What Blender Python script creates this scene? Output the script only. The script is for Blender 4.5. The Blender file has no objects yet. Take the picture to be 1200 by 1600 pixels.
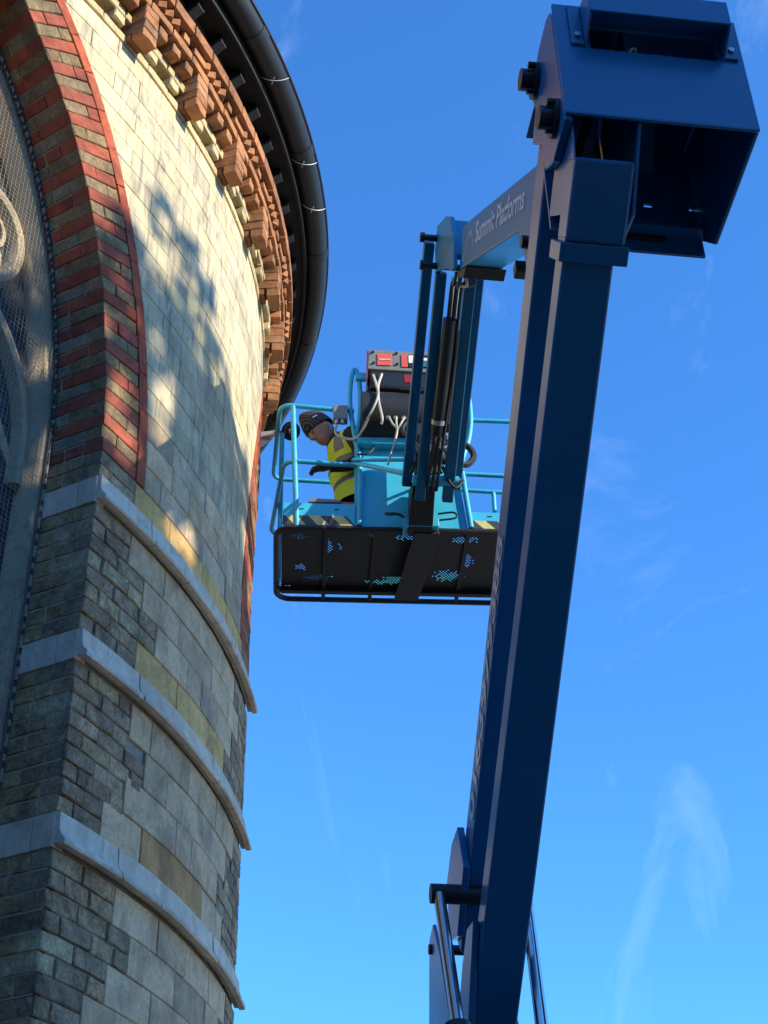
import bpy, bmesh, math, random
from mathutils import Vector, Matrix, noise as mnoise
random.seed(7)
SC = bpy.context.scene
COL = SC.collection

# ------------------------------------------------------------------ camera
PITCH, ROLL, FPX = 0.6282, -0.0176, 2326.8
cd = bpy.data.cameras.new('camera'); cam = bpy.data.objects.new('camera', cd); COL.objects.link(cam)
cd.sensor_fit = 'VERTICAL'; cd.sensor_height = 36.0; cd.lens = FPX * 36.0 / 1600.0
cd.clip_start = 0.05; cd.clip_end = 2000
fw = Vector((0, math.cos(PITCH), math.sin(PITCH))); up0 = Vector((0, -math.sin(PITCH), math.cos(PITCH))); rt0 = Vector((1, 0, 0))
rt = rt0 * math.cos(ROLL) + up0 * math.sin(ROLL); up = up0 * math.cos(ROLL) - rt0 * math.sin(ROLL)
cam.matrix_world = Matrix(((rt.x, up.x, -fw.x, 0), (rt.y, up.y, -fw.y, 0), (rt.z, up.z, -fw.z, 0), (0, 0, 0, 1)))
SC.camera = cam

# ------------------------------------------------------------------ light
SUN_AZ, SUN_EL = math.radians(115.0), math.radians(25.0)      # clockwise from +Y
SUNV = Vector((math.sin(SUN_AZ) * math.cos(SUN_EL), math.cos(SUN_AZ) * math.cos(SUN_EL), math.sin(SUN_EL)))
sd = bpy.data.lights.new('sun', 'SUN'); sd.energy = 3.3; sd.angle = math.radians(0.53); sd.color = (1.0, 0.90, 0.71)
sun = bpy.data.objects.new('sun', sd); COL.objects.link(sun)
sun.location = SUNV * 60; sun.rotation_euler = SUNV.to_track_quat('Z', 'Y').to_euler()
world = bpy.data.worlds.new('World'); SC.world = world; world.use_nodes = True
wn, wl = world.node_tree.nodes, world.node_tree.links
for n_ in list(wn): wn.remove(n_)
wo = wn.new('ShaderNodeOutputWorld'); bg = wn.new('ShaderNodeBackground'); sky = wn.new('ShaderNodeTexSky')
sky.sky_type = 'NISHITA'; sky.sun_disc = False; sky.sun_elevation = SUN_EL; sky.sun_rotation = SUN_AZ
sky.air_density = 1.0; sky.dust_density = 0.0; sky.ozone_density = 6.0; sky.altitude = 60
bg.inputs['Strength'].default_value = 0.15
hs = wn.new('ShaderNodeMixRGB'); hs.blend_type = 'MULTIPLY'; hs.inputs['Fac'].default_value = 1; hs.inputs['Color2'].default_value = (0.47, 0.90, 1.20, 1)
# faint cirrus: stretched noise over the view direction, everywhere in the sky alike
tc = wn.new('ShaderNodeTexCoord'); mp = wn.new('ShaderNodeMapping'); mp.inputs['Scale'].default_value = (4.6, 3.0, 1.5)
mp.inputs['Rotation'].default_value = (0.15, 0.25, 0.1); mp.inputs['Location'].default_value = (7.3, 2.2, -1.1)
nz = wn.new('ShaderNodeTexNoise'); nz.inputs['Scale'].default_value = 2.2; nz.inputs['Detail'].default_value = 7; nz.inputs['Roughness'].default_value = 0.62; nz.inputs['Distortion'].default_value = 0.9
cr = wn.new('ShaderNodeValToRGB'); cr.color_ramp.elements[0].position = 0.58; cr.color_ramp.elements[1].position = 0.95
cr.color_ramp.elements[0].color = (0, 0, 0, 1); cr.color_ramp.elements[1].color = (0.15, 0.15, 0.15, 1)
mx = wn.new('ShaderNodeMixRGB'); mx.inputs['Color2'].default_value = (6.0, 7.2, 8.2, 1)
wl.new(tc.outputs['Generated'], mp.inputs['Vector']); wl.new(mp.outputs['Vector'], nz.inputs['Vector']); wl.new(nz.outputs['Fac'], cr.inputs['Fac'])
wl.new(sky.outputs['Color'], hs.inputs['Color1']); wl.new(hs.outputs['Color'], mx.inputs['Color1']); wl.new(cr.outputs['Color'], mx.inputs['Fac'])
wl.new(mx.outputs['Color'], bg.inputs['Color']); wl.new(bg.outputs['Background'], wo.inputs['Surface'])
vs = SC.view_settings; vs.view_transform = 'Standard'; vs.look = 'None'; vs.gamma = 1.0; vs.use_curve_mapping = False; vs.exposure = 1.12

# ------------------------------------------------------------------ materials
def new_mat(name):
    m = bpy.data.materials.new(name); m.use_nodes = True
    return m, m.node_tree.nodes, m.node_tree.links, m.node_tree.nodes['Principled BSDF']

def flat_mat(name, col, rough=0.5, metal=0.0, noise_amt=0.12, scale=14.0, bump=0.0, coat=0.0, spec=0.5, scratch=None):
    m, N, L, b = new_mat(name)
    g = N.new('ShaderNodeNewGeometry'); t = N.new('ShaderNodeTexNoise'); t.inputs['Scale'].default_value = scale; t.inputs['Detail'].default_value = 6; t.inputs['Roughness'].default_value = 0.65
    L.new(g.outputs['Position'], t.inputs['Vector'])
    r = N.new('ShaderNodeMapRange'); r.inputs['From Min'].default_value = 0.3; r.inputs['From Max'].default_value = 0.7
    r.inputs['To Min'].default_value = 1 - noise_amt; r.inputs['To Max'].default_value = 1 + noise_amt
    L.new(t.outputs['Fac'], r.inputs['Value'])
    mu = N.new('ShaderNodeMixRGB'); mu.blend_type = 'MULTIPLY'; mu.inputs['Fac'].default_value = 1; mu.inputs['Color1'].default_value = (*col, 1)
    L.new(r.outputs['Result'], mu.inputs['Color2'])
    out = mu.outputs['Color']
    if scratch:                                      # chips and rust flecks with a shape of their own
        t2 = N.new('ShaderNodeTexNoise'); t2.inputs['Scale'].default_value = scratch[1]; t2.inputs['Detail'].default_value = 8; t2.inputs['Roughness'].default_value = 0.75
        L.new(g.outputs['Position'], t2.inputs['Vector'])
        c2 = N.new('ShaderNodeValToRGB'); c2.color_ramp.elements[0].position = scratch[2]; c2.color_ramp.elements[1].position = scratch[2] + 0.05
        L.new(t2.outputs['Fac'], c2.inputs['Fac'])
        m2 = N.new('ShaderNodeMixRGB'); m2.inputs['Color2'].default_value = (*scratch[0], 1)
        L.new(c2.outputs['Color'], m2.inputs['Fac']); L.new(out, m2.inputs['Color1']); out = m2.outputs['Color']
    L.new(out, b.inputs['Base Color'])
    rr = N.new('ShaderNodeMapRange'); rr.inputs['To Min'].default_value = max(0.02, rough - 0.1); rr.inputs['To Max'].default_value = min(1, rough + 0.1)
    L.new(t.outputs['Fac'], rr.inputs['Value']); L.new(rr.outputs['Result'], b.inputs['Roughness'])
    b.inputs['Metallic'].default_value = metal; b.inputs['Coat Weight'].default_value = coat; b.inputs['Coat Roughness'].default_value = 0.15
    b.inputs['Specular IOR Level'].default_value = spec
    if bump:
        bp = N.new('ShaderNodeBump'); bp.inputs['Strength'].default_value = bump; bp.inputs['Distance'].default_value = 0.01
        L.new(t.outputs['Fac'], bp.inputs['Height']); L.new(bp.outputs['Normal'], b.inputs['Normal'])
    return m

def stone_mat(name, fine=60.0, fine_amt=0.25, big=5.0, big_amt=0.2, bump=0.4, soot=0.0, soot_scale=7.0, pale=0.0, streak=0.0, rough=0.9, stain=0.0):
    """colour comes from the object's own colour; noise gives grain, blotches, soot and lime"""
    m, N, L, b = new_mat(name)
    g = N.new('ShaderNodeNewGeometry'); oi = N.new('ShaderNodeObjectInfo')
    def nzt(s, d=6, ro=0.6, dist=0.0, vec=None):
        t = N.new('ShaderNodeTexNoise'); t.inputs['Scale'].default_value = s; t.inputs['Detail'].default_value = d; t.inputs['Roughness'].default_value = ro; t.inputs['Distortion'].default_value = dist
        L.new(vec or g.outputs['Position'], t.inputs['Vector']); return t
    f = nzt(fine, 5, 0.7); bg_ = nzt(big, 4, 0.6, 0.6)
    def rng(t, amt, lo=0.3, hi=0.7):
        r = N.new('ShaderNodeMapRange'); r.inputs['From Min'].default_value = lo; r.inputs['From Max'].default_value = hi
        r.inputs['To Min'].default_value = 1 - amt; r.inputs['To Max'].default_value = 1 + amt; L.new(t.outputs['Fac'], r.inputs['Value']); return r.outputs['Result']
    def mulc(a, bb):
        x = N.new('ShaderNodeMixRGB'); x.blend_type = 'MULTIPLY'; x.inputs['Fac'].default_value = 1; L.new(a, x.inputs['Color1']); L.new(bb, x.inputs['Color2']); return x.outputs['Color']
    c = mulc(mulc(oi.outputs['Color'], rng(f, fine_amt)), rng(bg_, big_amt))
    def layer(c, t, pos, width, col, fac):
        rp = N.new('ShaderNodeValToRGB'); rp.color_ramp.elements[0].position = pos; rp.color_ramp.elements[1].position = pos + width
        rp.color_ramp.elements[0].color = (0, 0, 0, 1); rp.color_ramp.elements[1].color = (fac, fac, fac, 1)
        L.new(t.outputs['Fac'], rp.inputs['Fac'])
        x = N.new('ShaderNodeMixRGB'); x.inputs['Color2'].default_value = (*col, 1); L.new(rp.outputs['Color'], x.inputs['Fac']); L.new(c, x.inputs['Color1']); return x.outputs['Color']
    if soot: c = layer(c, nzt(soot_scale, 9, 0.7, 1.0), 0.50, 0.16, (0.035, 0.033, 0.03), soot)
    if pale: c = layer(c, nzt(soot_scale * 2.3, 9, 0.75, 0.4), 0.60, 0.07, (0.50, 0.46, 0.38), pale)
    if stain:
        ms = N.new('ShaderNodeMapping'); ms.inputs['Scale'].default_value = (1.0, 1.0, 0.55); L.new(g.outputs['Position'], ms.inputs['Vector'])
        c = layer(c, nzt(2.6, 8, 0.68, 1.2, ms.outputs['Vector']), 0.47, 0.22, (0.045, 0.04, 0.034), stain)
    if streak:
        mp = N.new('ShaderNodeMapping'); mp.inputs['Scale'].default_value = (9, 9, 1.6); L.new(g.outputs['Position'], mp.inputs['Vector'])
        c = layer(c, nzt(1.6, 6, 0.65, 0.8, mp.outputs['Vector']), 0.47, 0.2, (0.21, 0.19, 0.16), streak)
    L.new(c, b.inputs['Base Color']); b.inputs['Roughness'].default_value = rough; b.inputs['Specular IOR Level'].default_value = 0.2
    bp = N.new('ShaderNodeBump'); bp.inputs['Strength'].default_value = bump; bp.inputs['Distance'].default_value = 0.006
    fb = nzt(fine * 0.6, 8, 0.75); L.new(fb.outputs['Fac'], bp.inputs['Height']); L.new(bp.outputs['Normal'], b.inputs['Normal'])
    return m

M_ASH = stone_mat('ashlar_clean', 40, 0.07, 5, 0.13, 0.14, streak=0.8, soot=0.16, soot_scale=3.0)
M_ASHO = stone_mat('ashlar_weathered', 45, 0.16, 6, 0.26, 0.40, soot=0.26, soot_scale=6.0, pale=0.32, stain=0.5)
M_BRK = stone_mat('brick_red_worn', 70, 0.14, 9, 0.22, 0.45, soot=0.55, soot_scale=5.5, stain=0.45)
M_BRKO = stone_mat('brick_buff_worn', 60, 0.38, 9, 0.30, 0.9, soot=0.45, soot_scale=11, pale=0.30, stain=0.45)
M_CREAM = stone_mat('cream_brick', 55, 0.16, 9, 0.18, 0.4, soot=0.15, soot_scale=9, stain=0.2)
M_QUO = stone_mat('quoin_brick_sooty', 60, 0.42, 9, 0.30, 1.0, soot=0.55, soot_scale=10, pale=0.5, stain=0.6)
M_STR = stone_mat('string_stone', 60, 0.10, 5, 0.16, 0.35, soot=0.30, soot_scale=4.5, pale=0.2, streak=0.25, stain=0.22)
M_TRA = stone_mat('tracery_stone', 50, 0.15, 5, 0.25, 0.5, soot=0.40, soot_scale=5, pale=0.2)
M_MOR = stone_mat('mortar', 80, 0.2, 8, 0.2, 0.6, soot=0.2)
M_GUT = flat_mat('gutter_black_paint', (0.012, 0.013, 0.014), 0.52, 0, 0.3, 9, 0.15, scratch=((0.05, 0.05, 0.05), 30, 0.68))
M_SOF = flat_mat('soffit_black', (0.008, 0.007, 0.007), 0.7)
M_RAFT = flat_mat('rafter_foot', (0.012, 0.011, 0.011), 0.7, 0, 0.3, 30)
M_WIRE = flat_mat('galvanised_wire', (0.30, 0.27, 0.22), 0.6, 0.0)
M_CLIP = flat_mat('pale_clip_wire', (0.62, 0.60, 0.56), 0.5, 0.2)
M_GLASS = flat_mat('leaded_glass', (0.035, 0.042, 0.05), 0.28, 0, 0.5, 26, 0.35, spec=0.35)
M_LEAD = flat_mat('lead', (0.03, 0.03, 0.032), 0.6)
M_SLATE = flat_mat('slate', (0.09, 0.09, 0.10), 0.7, 0, 0.3, 8, 0.3)
M_BLUE = flat_mat('lift_paint_blue', (0.0006, 0.11, 0.275), 0.40, 0, 0.06, 5, 0.0, coat=0.35, spec=0.4, scratch=((0.16, 0.20, 0.24), 55, 0.70))
M_TEAL = flat_mat('jib_paint_teal', (0.010, 0.22, 0.38), 0.40, 0, 0.08, 6, 0.0, coat=0.25, spec=0.4, scratch=((0.14, 0.17, 0.18), 50, 0.70))
M_TEAL_SHADE = flat_mat('jib_teal_shaded', (0.004, 0.11, 0.22), 0.42, 0, 0.1, 8, 0.0, coat=0.3, spec=0.4, scratch=((0.12, 0.14, 0.15), 50, 0.68))  # darker copy of the teal: the arms' underside shade is in the colour
M_CYAN = flat_mat('basket_paint_cyan', (0.045, 0.46, 0.66), 0.42, 0, 0.08, 8, 0.0, coat=0.1, scratch=((0.13, 0.12, 0.11), 48, 0.66))
M_RAIL = flat_mat('rail_paint_cyan', (0.04, 0.42, 0.60), 0.42, 0, 0.15, 20, 0.0, scratch=((0.16, 0.13, 0.11), 38, 0.60))
M_UNDER = flat_mat('dirty_steel_black', (0.012, 0.012, 0.013), 0.6, 0.0, 0.3, 20)
M_BLACK = flat_mat('black_plastic', (0.012, 0.012, 0.013), 0.45)
M_RUB = flat_mat('black_rubber', (0.012, 0.012, 0.012), 0.6)
M_CHROME = flat_mat('chrome_rod', (0.62, 0.60, 0.58), 0.16, 1.0, 0.05)
M_STEEL = flat_mat('zinc_steel', (0.45, 0.45, 0.45), 0.4, 0.8)
M_CONSG = flat_mat('console_grey', (0.20, 0.20, 0.18), 0.5)
M_RED = flat_mat('label_red', (0.72, 0.10, 0.06), 0.5)
M_DRED = flat_mat('console_side_red', (0.30, 0.012, 0.02), 0.45)
M_GREEN = flat_mat('label_green', (0.02, 0.16, 0.15), 0.5)
M_WHITE = flat_mat('white_print', (0.85, 0.85, 0.85), 0.4, 0, 0.05, 40, coat=0.25)
M_DIGIT = flat_mat('faded_white_print', (0.55, 0.58, 0.60), 0.4, 0, 0.2, 60, coat=0.7)
M_CABLE = flat_mat('grey_cable', (0.50, 0.47, 0.40), 0.55)
M_YEL = flat_mat('stripe_yellow', (0.62, 0.55, 0.20), 0.5, 0, 0.2, 30)
M_CHAR = flat_mat('stripe_black', (0.05, 0.05, 0.045), 0.5)
M_ARM = flat_mat('pale_bracket_metal', (0.68, 0.66, 0.60), 0.5)
M_SKIN = flat_mat('skin', (0.32, 0.155, 0.10), 0.5, 0, 0.12, 25)
M_JACK = flat_mat('black_jacket', (0.010, 0.010, 0.013), 0.85, 0, 0.3, 30, 0.3)
M_TROU = flat_mat('dark_trousers', (0.018, 0.02, 0.028), 0.85, 0, 0.2, 30)
M_GLOVE = flat_mat('dark_glove', (0.06, 0.058, 0.058), 0.8, 0, 0.4, 70)
M_ORANGE = flat_mat('tool_orange', (0.50, 0.09, 0.04), 0.5)
M_ASPH = flat_mat('asphalt', (0.055, 0.054, 0.052), 0.9, 0, 0.25, 3, 0.4)
M_BARK = flat_mat('bark', (0.10, 0.08, 0.06), 0.9, 0, 0.3, 12, 0.6)
M_LEAF = flat_mat('leaf', (0.115, 0.115, 0.04), 0.7, 0, 0.4, 6)
M_WHEEL = flat_mat('tyre', (0.02, 0.02, 0.02), 0.85)

def vest_mat():
    m, N, L, b = new_mat('hi_vis_yellow')
    b.inputs['Base Color'].default_value = (0.62, 0.76, 0.04, 1); b.inputs['Roughness'].default_value = 0.75
    g = N.new('ShaderNodeNewGeometry'); t = N.new('ShaderNodeTexNoise'); t.inputs['Scale'].default_value = 22; t.inputs['Detail'].default_value = 3
    L.new(g.outputs['Position'], t.inputs['Vector']); bp = N.new('ShaderNodeBump'); bp.inputs['Strength'].default_value = 0.5; bp.inputs['Distance'].default_value = 0.02
    L.new(t.outputs['Fac'], bp.inputs['Height']); L.new(bp.outputs['Normal'], b.inputs['Normal']); return m
M_VEST = vest_mat(); M_BAND = flat_mat('reflective_band', (0.16, 0.16, 0.165), 0.5, 0.1)
def knit_mat():
    m, N, L, b = new_mat('knitted_hat')
    tc = N.new('ShaderNodeTexCoord'); wv = N.new('ShaderNodeTexWave'); wv.inputs['Scale'].default_value = 26; wv.bands_direction = 'DIAGONAL'; wv.inputs['Distortion'].default_value = 1.5
    L.new(tc.outputs['Object'], wv.inputs['Vector']); rp = N.new('ShaderNodeValToRGB'); rp.color_ramp.elements[0].color = (0.012, 0.012, 0.013, 1); rp.color_ramp.elements[1].color = (0.085, 0.085, 0.08, 1)
    rp.color_ramp.elements[0].position = 0.3
    L.new(wv.outputs['Fac'], rp.inputs['Fac']); L.new(rp.outputs['Color'], b.inputs['Base Color']); b.inputs['Roughness'].default_value = 0.95
    bp = N.new('ShaderNodeBump'); bp.inputs['Strength'].default_value = 0.6; bp.inputs['Distance'].default_value = 0.006; L.new(wv.outputs['Fac'], bp.inputs['Height']); L.new(bp.outputs['Normal'], b.inputs['Normal']); return m
M_KNIT = knit_mat()

# ------------------------------------------------------------------ object helpers
ORG = {}
def thing(name, loc, label, cat, group=None):
    o = bpy.data.objects.new(name, None); COL.objects.link(o); o.location = loc; o.empty_display_size = 0.2
    o['label'] = label; o['category'] = cat
    if group: o['group'] = group
    ORG[o] = Vector(loc); return o
def org(o):
    while o.parent: o = o.parent
    return ORG.get(o, Vector((0, 0, 0)))
class MB:
    def __init__(s): s.v = []; s.f = []; s.mi = []
    def add(s, vs, fs, mi=0):
        k = len(s.v); s.v += [Vector(p) for p in vs]; s.f += [tuple(i + k for i in f) for f in fs]; s.mi += [mi] * len(fs); return s
    def hexa(s, p, mi=0):       # 8 points: bottom 4 ccw, top 4 ccw
        return s.add(p, [(3, 2, 1, 0), (4, 5, 6, 7), (0, 1, 5, 4), (1, 2, 6, 5), (2, 3, 7, 6), (3, 0, 4, 7)], mi)
    def box(s, x0, x1, y0, y1, z0, z1, T=None, mi=0):
        p = [(x0, y0, z0), (x1, y0, z0), (x1, y1, z0), (x0, y1, z0), (x0, y0, z1), (x1, y0, z1), (x1, y1, z1), (x0, y1, z1)]
        return s.hexa([T(*q) for q in p] if T else p, mi)
    def prism(s, poly, fn, t0, t1, mi=0):   # planar polygon, fn(u,v,t)->point
        n = len(poly); p = [fn(u, v, t0) for u, v in poly] + [fn(u, v, t1) for u, v in poly]
        return s.add(p, [tuple(range(n - 1, -1, -1)), tuple(range(n, 2 * n))] + [(i, (i + 1) % n, n + (i + 1) % n, n + i) for i in range(n)], mi)
    def cyl(s, a, b, r, seg=12, r2=None, mi=0):
        a, b = Vector(a), Vector(b); d = (b - a).normalized(); x = d.orthogonal().normalized(); y = d.cross(x); r2 = r if r2 is None else r2
        p = [a + (x * math.cos(t) + y * math.sin(t)) * r for t in [2 * math.pi * i / seg for i in range(seg)]]
        q = [b + (x * math.cos(t) + y * math.sin(t)) * r2 for t in [2 * math.pi * i / seg for i in range(seg)]]
        return s.add(p + q, [tuple(range(seg - 1, -1, -1)), tuple(range(seg, 2 * seg))] + [(i, (i + 1) % seg, seg + (i + 1) % seg, seg + i) for i in range(seg)], mi)
    def tube(s, path, r, seg=8, closed=False, mi=0):
        P = [Vector(p) for p in path]; n = len(P); rings = []; prev = None
        for i in range(n):
            t = (P[(i + 1) % n] - P[i - 1]) if closed else (P[min(i + 1, n - 1)] - P[max(i - 1, 0)])
            t.normalize()
            x = (prev - t * prev.dot(t)) if prev is not None else t.orthogonal()
            if x.length < 1e-5: x = t.orthogonal()
            x.normalize(); prev = x; y = t.cross(x)
            rr = r[i] if isinstance(r, (list, tuple)) else r
            rings.append([P[i] + (x * math.cos(2 * math.pi * j / seg) + y * math.sin(2 * math.pi * j / seg)) * rr for j in range(seg)])
        vs = [p for rg in rings for p in rg]; fs = []
        for i in range(n if closed else n - 1):
            for j in range(seg):
                fs.append((i * seg + j, i * seg + (j + 1) % seg, ((i + 1) % n) * seg + (j + 1) % seg, ((i + 1) % n) * seg + j))
        if not closed: fs += [tuple(range(seg - 1, -1, -1)), tuple(range((n - 1) * seg, n * seg))]
        return s.add(vs, fs, mi)
    def build(s, name, mats, parent=None, color=None, smooth=False, bevel=0.0, kind=None, fixn=True):
        me = bpy.data.meshes.new(name); o_ = org(parent) if parent else Vector((0, 0, 0))
        me.from_pydata([p - o_ for p in s.v], [], s.f)
        if not isinstance(mats, (list, tuple)): mats = [mats]
        for m in mats: me.materials.append(m)
        if len(mats) > 1:
            for p, i in zip(me.polygons, s.mi): p.material_index = i
        if fixn:
            bm = bmesh.new(); bm.from_mesh(me); bmesh.ops.recalc_face_normals(bm, faces=bm.faces); bm.to_mesh(me); bm.free()
        me.update()
        return link(name, me, parent, color, smooth, bevel, kind)
def link(name, me, parent=None, color=None, smooth=False, bevel=0.0, kind=None):
    o = bpy.data.objects.new(name, me); COL.objects.link(o)
    if parent: o.parent = parent
    if color: o.color = (*color, 1)
    if smooth:
        for p in me.polygons: p.use_smooth = True
        if hasattr(me, 'set_sharp_from_angle'): me.set_sharp_from_angle(angle=math.radians(40))
    if bevel:
        b = o.modifiers.new('bevel', 'BEVEL'); b.width = bevel; b.segments = 2; b.limit_method = 'ANGLE'; b.angle_limit = math.radians(40); b.harden_normals = False
    if kind: o['kind'] = kind
    return o
def fillet(pts, rad, n=6):
    P = [Vector(p) for p in pts]; out = [P[0]]
    for i in range(1, len(P) - 1):
        a, b, c = P[i - 1], P[i], P[i + 1]; u = (a - b); v = (c - b); r = min(rad, u.length * 0.49, v.length * 0.49); u.normalize(); v.normalize()
        p0, p1 = b + u * r, b + v * r
        for k in range(n + 1):
            t = k / n; out.append(p0 * (1 - t) ** 2 + b * 2 * t * (1 - t) + p1 * t * t)
    out.append(P[-1]); return out
def bez(pts, n=10):           # smooth curve through points (Catmull-Rom)
    P = [Vector(p) for p in pts]; P = [P[0] * 2 - P[1]] + P + [P[-1] * 2 - P[-2]]; out = []
    for i in range(1, len(P) - 2):
        for k in range(n):
            t = k / n; a, b, c, d = P[i - 1], P[i], P[i + 1], P[i + 2]
            out.append(0.5 * ((2 * b) + (c - a) * t + (2 * a - 5 * b + 4 * c - d) * t * t + (3 * b - a - 3 * c + d) * t ** 3))
    out.append(P[-2]); return out
def jit(c, a=0.08):
    k = 1 + random.uniform(-a, a); t = random.uniform(-a, a) * 0.25; return (c[0] * k * (1 + t), c[1] * k, c[2] * k * (1 - t))

GROUND = -1.6
# ------------------------------------------------------------------ ground
g = MB(); g.add([(-600, -600, GROUND), (600, -600, GROUND), (600, 900, GROUND), (-600, 900, GROUND)], [(0, 1, 2, 3)])
o = g.build('ground', M_ASPH); o['kind'] = 'structure'
M_BOUNCE = flat_mat('bounce_pale', (0.54, 0.45, 0.33), 0.9, 0, 0.15, 2, 0.4)  # pale unseen ground, added to bounce sunlight onto the shaded wall
g = MB(); g.add([(3.2, 1.5, GROUND + 0.004), (90, 1.5, GROUND + 0.004), (90, 90, GROUND + 0.004), (3.2, 90, GROUND + 0.004)], [(0, 1, 2, 3)])
o = g.build('bounce_ground', M_BOUNCE); o['kind'] = 'structure'

# ================================================================== APSE
CX, CY, R = -5.684, 7.8049, 4.8681
H1, H2, H3, HC, RC = 4.3093, 3.4617, 2.591, 7.3709, 4.8286
PHI0 = math.radians(-27.0728)
WID = 2.2                        # pier width along the arc
ARC, ZS, HALF = 3.72, 4.47, 1.0  # arch radius, springing height, half width of window
def Rz(z): return R + (RC - R) * min(1, max(0, (z - H1) / (HC - H1)))
def cp(s, z, off=0.0):
    ph = PHI0 + s / R; r = Rz(z) + off
    return Vector((CX + r * math.cos(ph), CY + r * math.sin(ph), z))
apse = thing('apse_building', (CX, CY, GROUND), 'tall round apse of buff stone and banded brick with a black gutter', 'building')

def core_patch(mb, s0, s1, z0, z1, off, ds=0.1, dz=0.1, keep=None, mi=0):
    ns = max(1, int(math.ceil((s1 - s0) / ds))); nz_ = max(1, int(math.ceil((z1 - z0) / dz)))
    S = [s0 + (s1 - s0) * i / ns for i in range(ns + 1)]; Z = [z0 + (z1 - z0) * j / nz_ for j in range(nz_ + 1)]
    vs = [cp(s, z, off) for z in Z for s in S]; fs = []
    for j in range(nz_):
        for i in range(ns):
            if keep and not all(keep(S[a], Z[b]) for a in (i, i + 1) for b in (j, j + 1)): continue
            k = j * (ns + 1) + i; fs.append((k, k + 1, k + ns + 2, k + ns + 1))
    mb.add(vs, fs, mi)
def rad1(s, z, cxs): return math.hypot(s - cxs, z - ZS)
# windows: (s of the right jamb, s of the left jamb)
WINS = [(0.0, -2 * HALF), (WID + 2 * HALF, WID)]
def in_open(s, z, grow=0.0):
    for sr, sl in WINS:
        if z <= ZS:
            if sl - grow < s < sr + grow: return True
        elif rad1(s, z, sr - ARC) < ARC + grow and rad1(s, z, sl + ARC) < ARC + grow: return True
    return False
core = MB()
core_patch(core, -9.0, 9.0, GROUND, 4.95, -0.012, 0.05, 0.08, lambda s, z: not in_open(s, z, 0.004 if z < ZS else 0.17), 0)
core_patch(core, -9.0, 9.0, 4.95, HC + 0.02, -0.014, 0.05, 0.05, lambda s, z: not in_open(s, z, 0.17), 1)
m_core_d = stone_mat('ashlar_joint', 80, 0.2, 8, 0.2, 0.4)
wall = core.build('wall', [M_MOR, M_MOR], apse, (0.30, 0.27, 0.21), fixn=False)
# mortar behind arch rings and reveals
for wi, (sr, sl) in enumerate(WINS):
    mb = MB(); A = math.acos((ARC - HALF) / ARC); n = 40
    for side in (0, 1):
        c0 = sr - ARC if side == 0 else sl + ARC; sg = 1 if side == 0 else -1
        ri = [ARC + 0.006, ARC + 0.22, ARC + 0.40]
        for k in range(n):
            t0, t1 = A * k / n, A * (k + 1) / n
            P = lambda r, t, off: cp(c0 + sg * r * math.cos(t), ZS + r * math.sin(t), off)
            for a, b in ((0, 1), (1, 2)): mb.add([P(ri[a], t0, -0.012), P(ri[b], t0, -0.012), P(ri[b], t1, -0.012), P(ri[a], t1, -0.012)], [(0, 1, 2, 3)])
            mb.add([P(ri[0], t0, -0.012), P(ri[0], t1, -0.012), P(ri[0], t1, -0.75), P(ri[0], t0, -0.75)], [(0, 1, 2, 3)])
        sj = (sr if side == 0 else sl) + sg * 0.006
        zz = [-0.6 + (ZS + 0.6) * i / 12 for i in range(13)]
        for a, b in zip(zz, zz[1:]): mb.add([cp(sj, a, -0.012), cp(sj, b, -0.012), cp(sj, b, -0.75), cp(sj, a, -0.75)], [(0, 1, 2, 3)])
    ring = mb.build('window_surround', M_MOR, apse, (0.42, 0.34, 0.25), fixn=False)
    if wi == 0: ring0 = ring
    else: ring1 = ring

# ---- small bricks: shared meshes, front face at y=0, local x along the wall
BR = {}
def brick_mesh(w, h, d, rough, mat):
    key = (round(w, 3), round(h, 3), round(d, 3), rough, mat.name); L_ = BR.setdefault(key, [])
    if len(L_) < 4:
        c = 0.003 + 0.002 * (rough > 0.002); j = lambda a=rough: random.uniform(-a, a)
        xs = [-w / 2, -w / 2 + c, 0, w / 2 - c, w / 2]; zs = [-h / 2, -h / 2 + c, h / 2 - c, h / 2]
        mb = MB(); vs = []
        for zi, z in enumerate(zs):
            for xi, x in enumerate(xs):
                edge = zi in (0, 3) or xi in (0, 4)
                vs.append((x + j(rough * 0.7), (-c if edge else 0) + j(rough * 0.8), z + j(rough * 0.7)))
        fs = [(zi * 5 + xi, zi * 5 + xi + 1, zi * 5 + xi + 6, zi * 5 + xi + 5) for zi in range(3) for xi in range(4)]
        rim = [0, 1, 2, 3, 4, 9, 14, 19, 18, 17, 16, 15, 10, 5]; k = len(vs)
        for q in rim: vs.append((max(-w / 2, min(w / 2, vs[q][0])), -d, max(-h / 2, min(h / 2, vs[q][2]))))
        m_ = len(rim); fs += [(rim[i], k + i, k + (i + 1) % m_, rim[(i + 1) % m_]) for i in range(m_)]; fs.append(tuple(range(k, k + m_)))
        me = bpy.data.meshes.new('brick'); me.from_pydata(vs, [], fs); me.materials.append(mat)
        bm = bmesh.new(); bm.from_mesh(me); bmesh.ops.recalc_face_normals(bm, faces=bm.faces); bm.to_mesh(me); bm.free()
        L_.append(me); return me
    return random.choice(L_)
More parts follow.
